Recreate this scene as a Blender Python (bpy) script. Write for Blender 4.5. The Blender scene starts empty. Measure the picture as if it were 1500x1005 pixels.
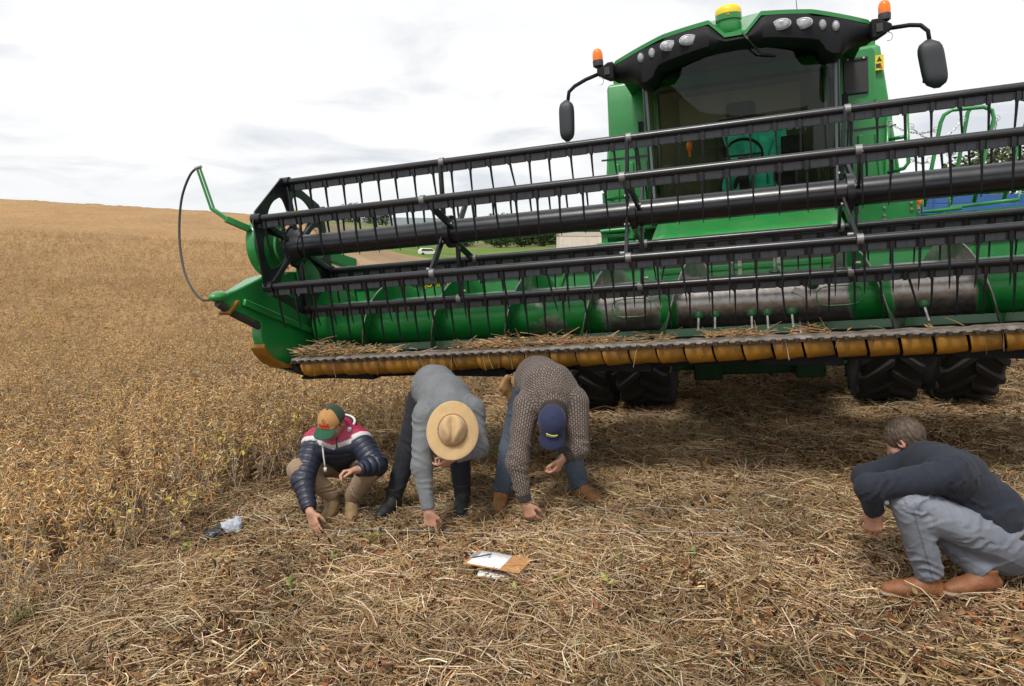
import bpy, bmesh, math, random
import numpy as np
from mathutils import Vector, Matrix, Euler
random.seed(7); RNG = np.random.default_rng(11)
sc = bpy.context.scene
COL = sc.collection
R = math.radians

# ------------------------------------------------------------------ helpers
def setp(o, label=None, cat=None, group=None, kind=None):
    if label: o['label'] = label
    if cat: o['category'] = cat
    if group: o['group'] = group
    if kind: o['kind'] = kind
    return o

def empty(name, loc=(0, 0, 0), rot=None, parent=None):
    o = bpy.data.objects.new(name, None); COL.objects.link(o)
    o.empty_display_size = .1
    o.location = loc
    if rot is not None: o.rotation_euler = rot
    if parent: o.parent = parent
    return o

def mesh_obj(name, V, Fs, mat=None, parent=None, smooth=40, link=True):
    me = bpy.data.meshes.new(name)
    me.from_pydata([tuple(v) for v in V], [], [tuple(f) for f in Fs])
    me.validate()
    if mat: me.materials.append(mat)
    if smooth:
        me.polygons.foreach_set('use_smooth', [True] * len(me.polygons))
        if smooth < 180: me.set_sharp_from_angle(angle=R(smooth))
    o = bpy.data.objects.new(name, me)
    if link: COL.objects.link(o)
    if parent: o.parent = parent
    return o

def np_mesh(name, V, Fs, mat=None, parent=None, smooth=True, link=True):
    """V n x 3, Fs m x k numpy (k=3 or 4)"""
    V = np.asarray(V, np.float32); Fs = np.asarray(Fs, np.int32)
    me = bpy.data.meshes.new(name)
    k = Fs.shape[1]
    me.vertices.add(len(V)); me.vertices.foreach_set('co', V.ravel())
    me.loops.add(Fs.size); me.loops.foreach_set('vertex_index', Fs.ravel())
    me.polygons.add(len(Fs))
    me.polygons.foreach_set('loop_start', np.arange(0, Fs.size, k, dtype=np.int32))
    me.polygons.foreach_set('loop_total', np.full(len(Fs), k, np.int32))
    if smooth: me.polygons.foreach_set('use_smooth', np.ones(len(Fs), bool))
    me.update(calc_edges=True)
    if mat: me.materials.append(mat)
    o = bpy.data.objects.new(name, me)
    if link: COL.objects.link(o)
    if parent: o.parent = parent
    return o

def add_col(me, C):
    a = me.color_attributes.new('Col', 'FLOAT_COLOR', 'POINT')
    C = np.asarray(C, np.float32)
    if C.shape[1] == 3: C = np.concatenate([C, np.ones((len(C), 1), np.float32)], 1)
    a.data.foreach_set('color', C.ravel())

def frame_of(d):
    d = Vector(d).normalized()
    a = Vector((0, 0, 1)) if abs(d.z) < .9 else Vector((1, 0, 0))
    u = d.cross(a).normalized(); v = d.cross(u).normalized()
    return d, u, v

class MB:
    def __init__(s): s.V = []; s.F = []
    def add(s, V, Fs):
        n = len(s.V); s.V += [tuple(v) for v in V]; s.F += [tuple(i + n for i in f) for f in Fs]
        return s
    def box(s, c, size, rot=None):
        x, y, z = [q / 2 for q in size]
        P = [Vector(p) for p in ((-x, -y, -z), (x, -y, -z), (x, y, -z), (-x, y, -z), (-x, -y, z), (x, -y, z), (x, y, z), (-x, y, z))]
        if rot is not None:
            M = rot if isinstance(rot, Matrix) else Euler(rot).to_matrix()
            P = [M @ p for p in P]
        c = Vector(c)
        return s.add([p + c for p in P], [(0, 3, 2, 1), (4, 5, 6, 7), (0, 1, 5, 4), (1, 2, 6, 5), (2, 3, 7, 6), (3, 0, 4, 7)])
    def bar(s, a, b, w, h, up=(0, 0, 1)):
        a, b = Vector(a), Vector(b); d = (b - a); L = d.length; d.normalize()
        u = Vector(up); u = (u - d * u.dot(d)).normalized(); v = d.cross(u)
        M = Matrix((d, v, u)).transposed()
        return s.box((a + b) / 2, (L, w, h), M)
    def tube(s, path, r, seg=10, cap=True):
        P = [Vector(p) for p in path]; n = len(P)
        rs = r if isinstance(r, (list, tuple)) else [r] * n
        V, Fs = [], []
        up = None
        for i in range(n):
            t = (P[min(i + 1, n - 1)] - P[max(i - 1, 0)]).normalized()
            if up is None: _, u, v = frame_of(t)
            else:
                u = (up - t * up.dot(t)).normalized(); v = t.cross(u)
            up = u
            for k in range(seg):
                a = 2 * math.pi * k / seg
                V.append(P[i] + (u * math.cos(a) + v * math.sin(a)) * rs[i])
        for i in range(n - 1):
            for k in range(seg):
                k2 = (k + 1) % seg
                Fs.append((i * seg + k, i * seg + k2, (i + 1) * seg + k2, (i + 1) * seg + k))
        if cap:
            Fs.append(tuple(range(seg))[::-1]); Fs.append(tuple((n - 1) * seg + k for k in range(seg)))
        return s.add(V, Fs)
    def cyl(s, a, b, r0, r1=None, seg=20): return s.tube([a, b], [r0, r0 if r1 is None else r1], seg)
    def lathe(s, prof, c=(0, 0, 0), axis=(0, 0, 1), seg=32, u=None):
        d, uu, vv = frame_of(axis); c = Vector(c)
        V, Fs = [], []
        for (r, h) in prof:
            for k in range(seg):
                a = 2 * math.pi * k / seg
                V.append(c + d * h + (uu * math.cos(a) + vv * math.sin(a)) * max(r, 1e-4))
        n = len(prof)
        for i in range(n - 1):
            for k in range(seg):
                k2 = (k + 1) % seg
                Fs.append((i * seg + k, i * seg + k2, (i + 1) * seg + k2, (i + 1) * seg + k))
        if prof[0][0] > 0: Fs.append(tuple(range(seg))[::-1])
        if prof[-1][0] > 0: Fs.append(tuple((n - 1) * seg + k for k in range(seg)))
        return s.add(V, Fs)
    def prism(s, poly, axis, a, b):
        """poly in the two other axes, extruded along axis 'x','y','z' from a to b"""
        def P(p, h):
            return {'x': (h, p[0], p[1]), 'y': (p[0], h, p[1]), 'z': (p[0], p[1], h)}[axis]
        n = len(poly)
        V = [P(p, a) for p in poly] + [P(p, b) for p in poly]
        Fs = [tuple(range(n)), tuple(range(2 * n - 1, n - 1, -1))] + [(i, i + n, (i + 1) % n + n, (i + 1) % n) for i in range(n)]
        return s.add(V, Fs)
    def sweep(s, secs, closed=True, caps=True):
        """secs: list of equal-length point lists"""
        n = len(secs[0]); V = [p for q in secs for p in q]; Fs = []
        for i in range(len(secs) - 1):
            for k in range(n if closed else n - 1):
                k2 = (k + 1) % n
                Fs.append((i * n + k, i * n + k2, (i + 1) * n + k2, (i + 1) * n + k))
        if caps and closed:
            Fs.append(tuple(range(n))[::-1]); Fs.append(tuple((len(secs) - 1) * n + k for k in range(n)))
        return s.add(V, Fs)
    def ball(s, c, r, seg=16, rings=10):
        r = r if isinstance(r, (tuple, list)) else (r, r, r)
        V, Fs = [], []
        for i in range(rings + 1):
            t = math.pi * i / rings
            for k in range(seg):
                a = 2 * math.pi * k / seg
                V.append((c[0] + r[0] * math.sin(t) * math.cos(a), c[1] + r[1] * math.sin(t) * math.sin(a), c[2] + r[2] * math.cos(t)))
        for i in range(rings):
            for k in range(seg):
                k2 = (k + 1) % seg
                Fs.append((i * seg + k, (i + 1) * seg + k, (i + 1) * seg + k2, i * seg + k2))
        return s.add(V, Fs)
    def build(s, name, mat, parent=None, smooth=40, bevel=0, seg=2, link=True):
        me = bpy.data.meshes.new(name)
        me.from_pydata(s.V, [], s.F)
        bm = bmesh.new(); bm.from_mesh(me)
        bmesh.ops.remove_doubles(bm, verts=bm.verts, dist=1e-5)
        bmesh.ops.recalc_face_normals(bm, faces=bm.faces)
        bm.to_mesh(me); bm.free()
        if mat: me.materials.append(mat)
        if smooth:
            me.polygons.foreach_set('use_smooth', [True] * len(me.polygons))
            if smooth < 180: me.set_sharp_from_angle(angle=R(smooth))
        o = bpy.data.objects.new(name, me)
        if link: COL.objects.link(o)
        if parent: o.parent = parent
        if bevel:
            m = o.modifiers.new('bevel', 'BEVEL'); m.width = bevel; m.segments = seg; m.limit_method = 'ANGLE'; m.angle_limit = R(35)
        return o

def curve_plate(name, loops, thick, M, mat, parent, bevel=.003):
    """flat plate with holes: loops of 2D points; M 4x4 placing it"""
    cu = bpy.data.curves.new(name + '_c', 'CURVE'); cu.dimensions = '2D'; cu.fill_mode = 'BOTH'
    cu.extrude = thick / 2
    for L in loops:
        sp = cu.splines.new('POLY'); sp.points.add(len(L) - 1)
        for p, q in zip(sp.points, L): p.co = (q[0], q[1], 0, 1)
        sp.use_cyclic_u = True
    tmp = bpy.data.objects.new('tmp', cu); COL.objects.link(tmp)
    dg = bpy.context.evaluated_depsgraph_get(); dg.update()
    me = bpy.data.meshes.new_from_object(tmp.evaluated_get(dg))
    bpy.data.objects.remove(tmp); bpy.data.curves.remove(cu)
    me.name = name; me.transform(M); me.materials.clear(); me.materials.append(mat)
    bm = bmesh.new(); bm.from_mesh(me)
    bmesh.ops.remove_doubles(bm, verts=bm.verts, dist=1e-5); bmesh.ops.recalc_face_normals(bm, faces=bm.faces)
    bm.to_mesh(me); bm.free()
    o = bpy.data.objects.new(name, me); COL.objects.link(o); o.parent = parent
    return o

def text_mesh(name, body, size, M, mat, parent, depth=.001):
    cu = bpy.data.curves.new(name + '_c', 'FONT'); cu.body = body; cu.size = size; cu.extrude = depth; cu.offset = size * .012
    cu.align_x = 'CENTER'; cu.align_y = 'CENTER'
    tmp = bpy.data.objects.new('tmp', cu); COL.objects.link(tmp)
    dg = bpy.context.evaluated_depsgraph_get(); dg.update()
    me = bpy.data.meshes.new_from_object(tmp.evaluated_get(dg))
    bpy.data.objects.remove(tmp); bpy.data.curves.remove(cu)
    me.name = name; me.transform(M); me.materials.clear(); me.materials.append(mat)
    o = bpy.data.objects.new(name, me); COL.objects.link(o); o.parent = parent
    return o

# ------------------------------------------------------------------ materials
def nt(name):
    m = bpy.data.materials.new(name); m.use_nodes = True
    t = m.node_tree; b = t.nodes['Principled BSDF']
    return m, t, b

def N(t, typ, **kw):
    n = t.nodes.new(typ)
    for k, v in kw.items():
        if k in ('inp',):
            for a, c in v.items(): n.inputs[a].default_value = c
        else: setattr(n, k, v)
    return n

def mixc(t, fac, a, b, blend='MIX'):
    n = N(t, 'ShaderNodeMix', data_type='RGBA', blend_type=blend)
    for sock, v in ((n.inputs[0], fac), (n.inputs[6], a), (n.inputs[7], b)):
        if hasattr(v, 'links') or hasattr(v, 'is_linked'): t.links.new(v, sock)
        else: sock.default_value = (*v, 1) if isinstance(v, (tuple, list)) and len(v) == 3 else v
    return n.outputs[2]

def noise(t, scale, detail=4, rough=.55, coord='Object', dim=None):
    tc = N(t, 'ShaderNodeTexCoord')
    n = N(t, 'ShaderNodeTexNoise'); n.inputs['Scale'].default_value = scale
    n.inputs['Detail'].default_value = detail; n.inputs['Roughness'].default_value = rough
    t.links.new(tc.outputs[coord], n.inputs['Vector'])
    return n.outputs['Fac']

def ramp(t, fac, stops):
    n = N(t, 'ShaderNodeValToRGB')
    e = n.color_ramp.elements
    while len(e) < len(stops): e.new(.5)
    for el, (p, c) in zip(e, stops):
        el.position = p; el.color = (*c, 1) if len(c) == 3 else c
    t.links.new(fac, n.inputs[0]); return n.outputs[0]

def bump(t, b, h, strength=.3, dist=.01):
    n = N(t, 'ShaderNodeBump'); n.inputs['Strength'].default_value = strength; n.inputs['Distance'].default_value = dist
    t.links.new(h, n.inputs['Height']); t.links.new(n.outputs[0], b.inputs['Normal'])

def paint(name, c, rough=.4, metal=0, dust=.25, dustc=(.30, .22, .13), coat=0, var=.12, nscale=3., spec=.5):
    m, t, b = nt(name)
    n1 = noise(t, nscale, 6, .65)
    lo = tuple(max(0, x * (1 - var)) for x in c); hi = tuple(min(1, x * (1 + var)) for x in c)
    c1 = ramp(t, n1, [(.3, lo), (.7, hi)])
    n2 = noise(t, nscale * 2.3, 8, .7)
    geo = N(t, 'ShaderNodeNewGeometry'); sx = N(t, 'ShaderNodeSeparateXYZ'); t.links.new(geo.outputs['Normal'], sx.inputs[0])
    mr = N(t, 'ShaderNodeMapRange'); t.links.new(sx.outputs[2], mr.inputs[0])
    mr.inputs[1].default_value = -.2; mr.inputs[2].default_value = 1; mr.inputs[3].default_value = .25; mr.inputs[4].default_value = 1
    r2 = N(t, 'ShaderNodeMapRange'); t.links.new(n2, r2.inputs[0]); r2.inputs[1].default_value = .38; r2.inputs[2].default_value = .75
    mu = N(t, 'ShaderNodeMath', operation='MULTIPLY'); t.links.new(mr.outputs[0], mu.inputs[0]); t.links.new(r2.outputs[0], mu.inputs[1])
    mu2 = N(t, 'ShaderNodeMath', operation='MULTIPLY'); t.links.new(mu.outputs[0], mu2.inputs[0]); mu2.inputs[1].default_value = dust
    c2 = mixc(t, mu2.outputs[0], c1, dustc)
    t.links.new(c2, b.inputs['Base Color'])
    rr = N(t, 'ShaderNodeMapRange'); t.links.new(n2, rr.inputs[0]); rr.inputs[3].default_value = max(.05, rough - .1); rr.inputs[4].default_value = min(1, rough + .2)
    t.links.new(rr.outputs[0], b.inputs['Roughness'])
    b.inputs['Metallic'].default_value = metal; b.inputs['Specular IOR Level'].default_value = spec
    b.inputs['Coat Weight'].default_value = coat; b.inputs['Coat Roughness'].default_value = .15
    bump(t, b, noise(t, nscale * 12, 3), .06, .004)
    return m

def cloth(name, scale=220, bumpd=.0015, rough=.9, var=.25, sheen=.2):
    """fabric coloured by the Col attribute"""
    m, t, b = nt(name)
    a = N(t, 'ShaderNodeAttribute', attribute_name='Col')
    n = noise(t, 9, 6, .7); f = noise(t, scale, 2, .5)
    g = ramp(t, n, [(.25, (1 - var,) * 3), (.75, (1 + var * .4,) * 3)])
    c = mixc(t, 1., a.outputs['Color'], g, 'MULTIPLY')
    g2 = ramp(t, f, [(.3, (.72,) * 3), (.7, (1.1,) * 3)])
    c = mixc(t, 1., c, g2, 'MULTIPLY')
    t.links.new(c, b.inputs['Base Color']); b.inputs['Roughness'].default_value = rough
    b.inputs['Sheen Weight'].default_value = sheen
    bump(t, b, f, .5, bumpd)
    return m

GREEN = paint('green_paint', (.009, .215, .040), .33, coat=.45, dust=.24, dustc=(.20, .20, .09), var=.14)
GREEN_D = paint('green_paint_dusty', (.008, .175, .028), .42, coat=.2, dust=.22, var=.15)
BLACK = paint('black_paint', (.0060, .0070, .0100), .27, dust=.03, dustc=(.2, .16, .11), coat=.25)
PLAST = paint('black_plastic', (.0075, .0082, .0105), .55, dust=.03, spec=.22)
PADP = paint('grey_pad', (.030, .033, .040), .5, dust=.04)
YELLOW = paint('yellow_paint', (.31, .142, .008), .5, dust=.9, dustc=(.12, .058, .018), var=.4, nscale=5)
UNDERBLK = paint('underside_black', (.008, .008, .008), .8, dust=.1, dustc=(.03, .022, .015), spec=.2)  # near-black for belly pan, skid shoes and the backing behind the plates
TROUGH = paint('trough_steel_shaded', (.010, .008, .007), .9, metal=0, dust=.3, dustc=(.06, .04, .025))  # trough steel; shade beneath the auger is painted into the near-black base
GUIDE = paint('finger_guide_green', (.006, .060, .014), .5, dust=.2, dustc=(.03, .03, .02))
YELC = paint('yellow_clean', (.82, .60, .02), .4, dust=.05)
RUBBER = paint('rubber', (.018, .017, .016), .85, dust=.5, dustc=(.07, .05, .035), nscale=4)
STEEL = paint('bare_steel', (.42, .41, .39), .32, metal=.85, dust=.25, var=.3, nscale=5)
SILVER = paint('zinc', (.6, .6, .58), .35, metal=.7, dust=.05)
BOLT = paint('bolt_zinc', (.30, .30, .29), .5, metal=.5, dust=.1)
DARKM = paint('dark_metal', (.03, .03, .03), .6, dust=.2)
GREYP = paint('grey_mirror_plastic', (.030, .033, .038), .5, dust=.05)
WHITEP = paint('white_paint', (.75, .75, .73), .4, dust=.12)
REDP = paint('red_paint', (.55, .03, .02), .4, dust=.1)
BLUEP = paint('blue_paint', (.02, .10, .30), .55, dust=.2)
LIPM = paint('cutter_lip', (.27, .235, .20), .6, metal=.2, dust=1., dustc=(.12, .075, .04), nscale=11, var=.5)

def glass(name, tint, tr=.8, rough=.02):
    m, t, b = nt(name); t.nodes.remove(b)
    out = t.nodes['Material Output']
    tb = N(t, 'ShaderNodeBsdfTransparent'); tb.inputs[0].default_value = (*tint, 1)
    gl = N(t, 'ShaderNodeBsdfGlossy'); gl.inputs['Roughness'].default_value = rough
    fr = N(t, 'ShaderNodeFresnel'); fr.inputs[0].default_value = 1.45
    mx = N(t, 'ShaderNodeMixShader')
    t.links.new(fr.outputs[0], mx.inputs[0]); t.links.new(tb.outputs[0], mx.inputs[1]); t.links.new(gl.outputs[0], mx.inputs[2])
    t.links.new(mx.outputs[0], out.inputs[0])
    return m
GLASS = glass('tinted_glass', (.72, .78, .64))
AXLEG = paint('axle_dark_green', (.006, .05, .012), .7, dust=.4, dustc=(.05, .035, .02))  # much darker green than the body paint, for the front axle
CLAMP = paint('clamp_metal', (.22, .22, .22), .45, metal=.6, dust=.1)
LENS = paint('lamp_lens', (.34, .35, .36), .15, dust=.0, var=.5, nscale=28)
RIMS = paint('lamp_rim', (.45, .46, .47), .3, metal=.5, dust=0)
m, t, b = nt('amber_lens'); b.inputs['Base Color'].default_value = (.95, .22, .015, 1); b.inputs['Roughness'].default_value = .25
b.inputs['Subsurface Weight'].default_value = .4; b.inputs['Subsurface Radius'].default_value = (.05, .02, .01); AMBER = m

# auger: green paint worn to bare steel where the crop rubs
def auger_mat():
    m, t, b = nt('worn_auger_paint')
    tc = N(t, 'ShaderNodeTexCoord'); sx = N(t, 'ShaderNodeSeparateXYZ'); t.links.new(tc.outputs['Object'], sx.inputs[0])
    n = noise(t, 3.0, 8, .62)
    mp = N(t, 'ShaderNodeMapRange'); t.links.new(sx.outputs[0], mp.inputs[0]); mp.inputs[1].default_value = -2; mp.inputs[2].default_value = 2
    st = [(-2, .1), (-1.75, .33), (-1.4, .33), (-1.25, .12), (-1.02, .48), (-.66, .48), (-.56, .15), (-.46, .9), (.62, .9), (.74, .12), (.92, .2), (1.02, .75), (1.42, .75), (1.54, .1), (1.95, .05)]
    band = ramp(t, mp.outputs[0], [((x_ + 2) / 4, (v_,) * 3) for x_, v_ in st])
    ad = N(t, 'ShaderNodeMath', operation='ADD'); t.links.new(n, ad.inputs[0]); t.links.new(band, ad.inputs[1])
    fac = ramp(t, ad.outputs[0], [(.84, (0, 0, 0)), (.98, (1, 1, 1))])
    n3 = noise(t, 24, 6, .7)
    steel = ramp(t, n3, [(.3, (.26, .225, .20)), (.7, (.50, .47, .445))])
    grn = ramp(t, noise(t, 5, 5), [(.3, (.006, .14, .024)), (.7, (.008, .21, .034))])
    c = mixc(t, fac, grn, steel)
    t.links.new(c, b.inputs['Base Color'])
    mm = N(t, 'ShaderNodeMath', operation='MULTIPLY'); t.links.new(fac, mm.inputs[0]); mm.inputs[1].default_value = .92
    t.links.new(mm.outputs[0], b.inputs['Metallic'])
    rr = N(t, 'ShaderNodeMapRange'); t.links.new(n3, rr.inputs[0]); rr.inputs[3].default_value = .22; rr.inputs[4].default_value = .42
    t.links.new(rr.outputs[0], b.inputs['Roughness'])
    return m
AUGER = auger_mat()

def colmat(name, rough=.85, tint=True, var=.3, vscale=30, translucent=0):
    m, t, b = nt(name)
    a = N(t, 'ShaderNodeAttribute', attribute_name='Col')
    c = a.outputs['Color']
    g = ramp(t, noise(t, vscale, 4, .6), [(.3, (1 - var,) * 3), (.7, (1 + var,) * 3)])
    c = mixc(t, 1., c, g, 'MULTIPLY')
    if tint:
        ti = N(t, 'ShaderNodeAttribute', attribute_name='tint', attribute_type='INSTANCER')
        c = mixc(t, 1., c, ti.outputs['Color'], 'MULTIPLY')
    t.links.new(c, b.inputs['Base Color']); b.inputs['Roughness'].default_value = rough
    b.inputs['Specular IOR Level'].default_value = .25
    return m
STRAWM = colmat('dry_plant')
LEAFM = colmat('leaf_plain', tint=False, vscale=8)
# ------------------------------------------------------------------ terrain
SB, SC = .086, -.0375
EYE = 1.9
PXA = np.array([-2600, -700, 0, 200, 360, 500, 560, 640, 760, 900, 1100, 1500, 2300, 4200], float)
RING = np.array([12, 25, 45, 80, 115, 170, 260, 420, 900, 2600], float)
ROWS = np.array([
    [0] * 14,
    [430, 445, 452, 452, 452, 448, 447, 445, 440, 432, 420, 395, 340, 330],
    [380, 378, 385, 392, 398, 403, 404, 405, 405, 404, 398, 372, 335, 330],
    [318, 312, 320, 330, 341, 366, 384, 391, 393, 392, 390, 355, 332, 328],
    [285, 285, 290, 302, 311, 329, 368, 382, 383, 382, 380, 345, 330, 328],
    [292, 292, 297, 308, 317, 331, 356, 375, 374, 373, 372, 340, 329, 328],
    [300, 300, 304, 314, 321, 328, 340, 364, 362, 360, 358, 336, 328, 327],
    [310, 310, 312, 318, 322, 325, 327, 346, 350, 350, 345, 333, 327, 326],
    [320, 320, 320, 322, 323, 324, 324, 326, 330, 330, 330, 328, 325, 325],
    [318, 318, 318, 320, 321, 321, 319, 320, 322, 322, 322, 322, 322, 322]], float)
def plane_z(x, y): return SB * x + SC * y
def _tabz():
    a = (PXA - 750) / 1083
    Z = EYE - (ROWS - 330) / 1083 * RING[:, None]
    Z[0] = plane_z(a * RING[0], RING[0])
    return a, np.log(RING), Z
TA, TL, TZ = _tabz()
# smooth resampling of the table
_fa = np.linspace(TA[0], TA[-1], 600); _fl = np.linspace(TL[0], TL[-1], 240)
_Z1 = np.array([np.interp(_fa, TA, r) for r in TZ])
_Z2 = np.array([np.interp(_fl, TL, _Z1[:, j]) for j in range(600)]).T
def _blur(A, n, ax):
    k = np.hanning(2 * n + 3)[1:-1]; k /= k.sum()
    P = np.concatenate([np.repeat(np.take(A, [0], ax), n, ax), A, np.repeat(np.take(A, [-1], ax), n, ax)], ax)
    return np.apply_along_axis(lambda v: np.convolve(v, k, 'valid'), ax, P)
_Z2 = _blur(_blur(_Z2, 4, 1), 8, 0)
def terrain(x, y):
    x = np.asarray(x, float); y = np.asarray(y, float)
    yy = np.maximum(y, RING[0])
    a = np.clip(x / yy, _fa[0], _fa[-1]); l = np.clip(np.log(yy), _fl[0], _fl[-1])
    ia = np.clip((a - _fa[0]) / (_fa[1] - _fa[0]), 0, 598.999); il = np.clip((l - _fl[0]) / (_fl[1] - _fl[0]), 0, 238.999)
    i0, j0 = il.astype(int), ia.astype(int); fi, fj = il - i0, ia - j0
    z = (_Z2[i0, j0] * (1 - fi) * (1 - fj) + _Z2[i0 + 1, j0] * fi * (1 - fj) + _Z2[i0, j0 + 1] * (1 - fi) * fj + _Z2[i0 + 1, j0 + 1] * fi * fj)
    # the near plane, flattening out sideways
    px = np.where(np.abs(x) > 14, np.sign(x) * (14 + (np.abs(x) - 14) * .3), x)
    w = np.clip((np.hypot(np.maximum(y, 0), 0 * x) - 11) / 14, 0, 1); w = w * w * (3 - 2 * w)
    return plane_z(px, y) * (1 - w) + z * w
def tz(x, y): return float(terrain(np.array([x]), np.array([y]))[0])

EDGE = [(-3, -3.9), (1.5, -3.62), (3.0, -3.28), (3.84, -2.95), (4.38, -2.62), (5.32, -2.42), (6.47, -1.98), (7.58, -1.28), (10, -.2), (14, 1.0), (42, 9.7), (120, 33)]
def edge_x(y): return np.interp(y, [e[0] for e in EDGE], [e[1] for e in EDGE])
def crop_far(x, y):
    a = x / np.maximum(y, 1)
    return np.interp(-a, [-9, .12, .20, .27, 9], [38, 38, 44, 105, 108])
def in_crop(x, y): return (x < edge_x(y)) & (y < crop_far(x, y))

def value_noise(x, y, s, seed):
    r = np.random.default_rng(seed); T = r.random((64, 64))
    u, v = x / s, y / s; i, j = np.floor(u).astype(int), np.floor(v).astype(int); f, g = u - i, v - j
    f = f * f * (3 - 2 * f); g = g * g * (3 - 2 * g)
    q = lambda a, b: T[a % 64, b % 64]
    return q(i, j) * (1 - f) * (1 - g) + q(i + 1, j) * f * (1 - g) + q(i, j + 1) * (1 - f) * g + q(i + 1, j + 1) * f * g

acols = np.unique(np.concatenate([np.linspace(-6, -1.2, 30), np.linspace(-1.2, 1.2, 230), np.linspace(1.2, 6, 30)]))
ys = [-11.]
while ys[-1] < 2600: ys.append(ys[-1] + max(.07, .02 * (ys[-1] + 8)) if ys[-1] > -1 else ys[-1] + .5)
yrows = np.array(ys)
def wedge(yr, ac, zfun, y0=12):
    Y, A = np.meshgrid(yr, ac, indexing='ij'); X = A * (Y + y0)
    V = np.stack([X.ravel(), Y.ravel(), zfun(X.ravel(), Y.ravel())], 1)
    n, m = len(yr), len(ac)
    I = np.arange(n * m).reshape(n, m)
    return V, np.stack([I[:-1, :-1].ravel(), I[:-1, 1:].ravel(), I[1:, 1:].ravel(), I[1:, :-1].ravel()], 1)
def ground_z(x, y):
    z = terrain(x, y)
    near = np.clip((16 - y) / 8, 0, 1)
    return z + near * ((value_noise(x, y, .55, 1) - .5) * .05 + (value_noise(x, y, .21, 2) - .5) * .025)
V, Fq = wedge(yrows, acols, ground_z)
gx, gy = V[:, 0], V[:, 1]
az = gx / np.maximum(gy, 1)
Cg = np.tile(np.array([[.085, .056, .034]]), (len(V), 1))              # stubble soil under the litter
incr = in_crop(gx, gy); Cg[incr] = (.10, .058, .028)
far = (~incr) & (gy > 36)
n1 = value_noise(gx, gy, 14, 5)[:, None]
Cg[far] = (np.array([.31, .215, .125]) * (.85 + .3 * n1))[far]            # bare tan field
past = (gy > 122 + 25 * az * 0) & (gy < 250) & (az > -.20)
Cg[past] = (np.array([.115, .175, .035]) * (.8 + .4 * n1))[past]          # green pasture
ridge = (gy > 100) & (az <= -.20) & (~incr)
Cg[ridge] = (np.array([.20, .165, .10]) * (.85 + .3 * n1))[ridge]
rg = (gy > 250) & (gy < 520) & (az > -.26) ; Cg[rg] = (np.array([.16, .17, .07]) * (.8 + .4 * n1))[rg]
Cg[gy >= 520] = (np.array([.17, .20, .20]) * (.85 + .3 * n1))[gy >= 520]  # far hills: bluish haze mixed into the ground colour
m, t, b = nt('field_soil')
a = N(t, 'ShaderNodeAttribute', attribute_name='Col')
g = ramp(t, noise(t, 7, 8, .75), [(.3, (.55,) * 3), (.7, (1.35,) * 3)])
c = mixc(t, 1., a.outputs['Color'], g, 'MULTIPLY')
g = ramp(t, noise(t, .35, 6, .7), [(.3, (.8,) * 3), (.7, (1.2,) * 3)])
c = mixc(t, 1., c, g, 'MULTIPLY')
t.links.new(c, b.inputs['Base Color']); b.inputs['Roughness'].default_value = .95; b.inputs['Specular IOR Level'].default_value = .1
bump(t, b, noise(t, 25, 6, .7), .8, .03)
gnd = np_mesh('ground', V, Fq, m); add_col(gnd.data, Cg); setp(gnd, kind='structure')

# far part of the ripe crop: one closed canopy surface, bumpy, plants stand out of it nearer by
yr2 = [13.]
while yr2[-1] < 116: yr2.append(yr2[-1] * 1.006 + .01)
yr2 = np.array(yr2); ac2 = np.linspace(-2.2, .35, 520)
def can_z(x, y):
    h = .40 + .16 * (value_noise(x, y, .5, 8) - .5) + .2 * (value_noise(x, y, 1.7, 9) - .5) + .10 * (RNG.random(len(x)) - .5)
    e = np.clip((y - 13) / 6, 0, 1)
    return terrain(x, y) + h * (.55 + .45 * e)
V, Fq = wedge(yr2, ac2, can_z, y0=0)
ok = in_crop(V[:, 0] + .5, V[:, 1] + .4)
V[~ok, 2] -= .9
Fq = Fq[ok[Fq].any(1)]
m, t, b = nt('ripe_crop_canopy')
n1 = noise(t, 6, 8, .8); n2 = noise(t, .12, 5, .65); n3 = noise(t, 1.1, 4, .7)
c = ramp(t, n1, [(.28, (.15, .085, .038)), (.5, (.38, .238, .118)), (.72, (.55, .38, .205))])
c = mixc(t, 1., c, ramp(t, n2, [(.3, (.86, .86, .86)), (.7, (1.12, 1.1, 1.06))]), 'MULTIPLY')
yel = ramp(t, n3, [(.70, (0, 0, 0)), (.80, (.35, .35, .35))])
c = mixc(t, yel, c, (.34, .25, .06))
t.links.new(c, b.inputs['Base Color']); b.inputs['Roughness'].default_value = .95; b.inputs['Specular IOR Level'].default_value = .1
bump(t, b, n1, 1., .12)
can = np_mesh('crop_canopy', V, Fq, m); setp(can, kind='stuff')

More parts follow.
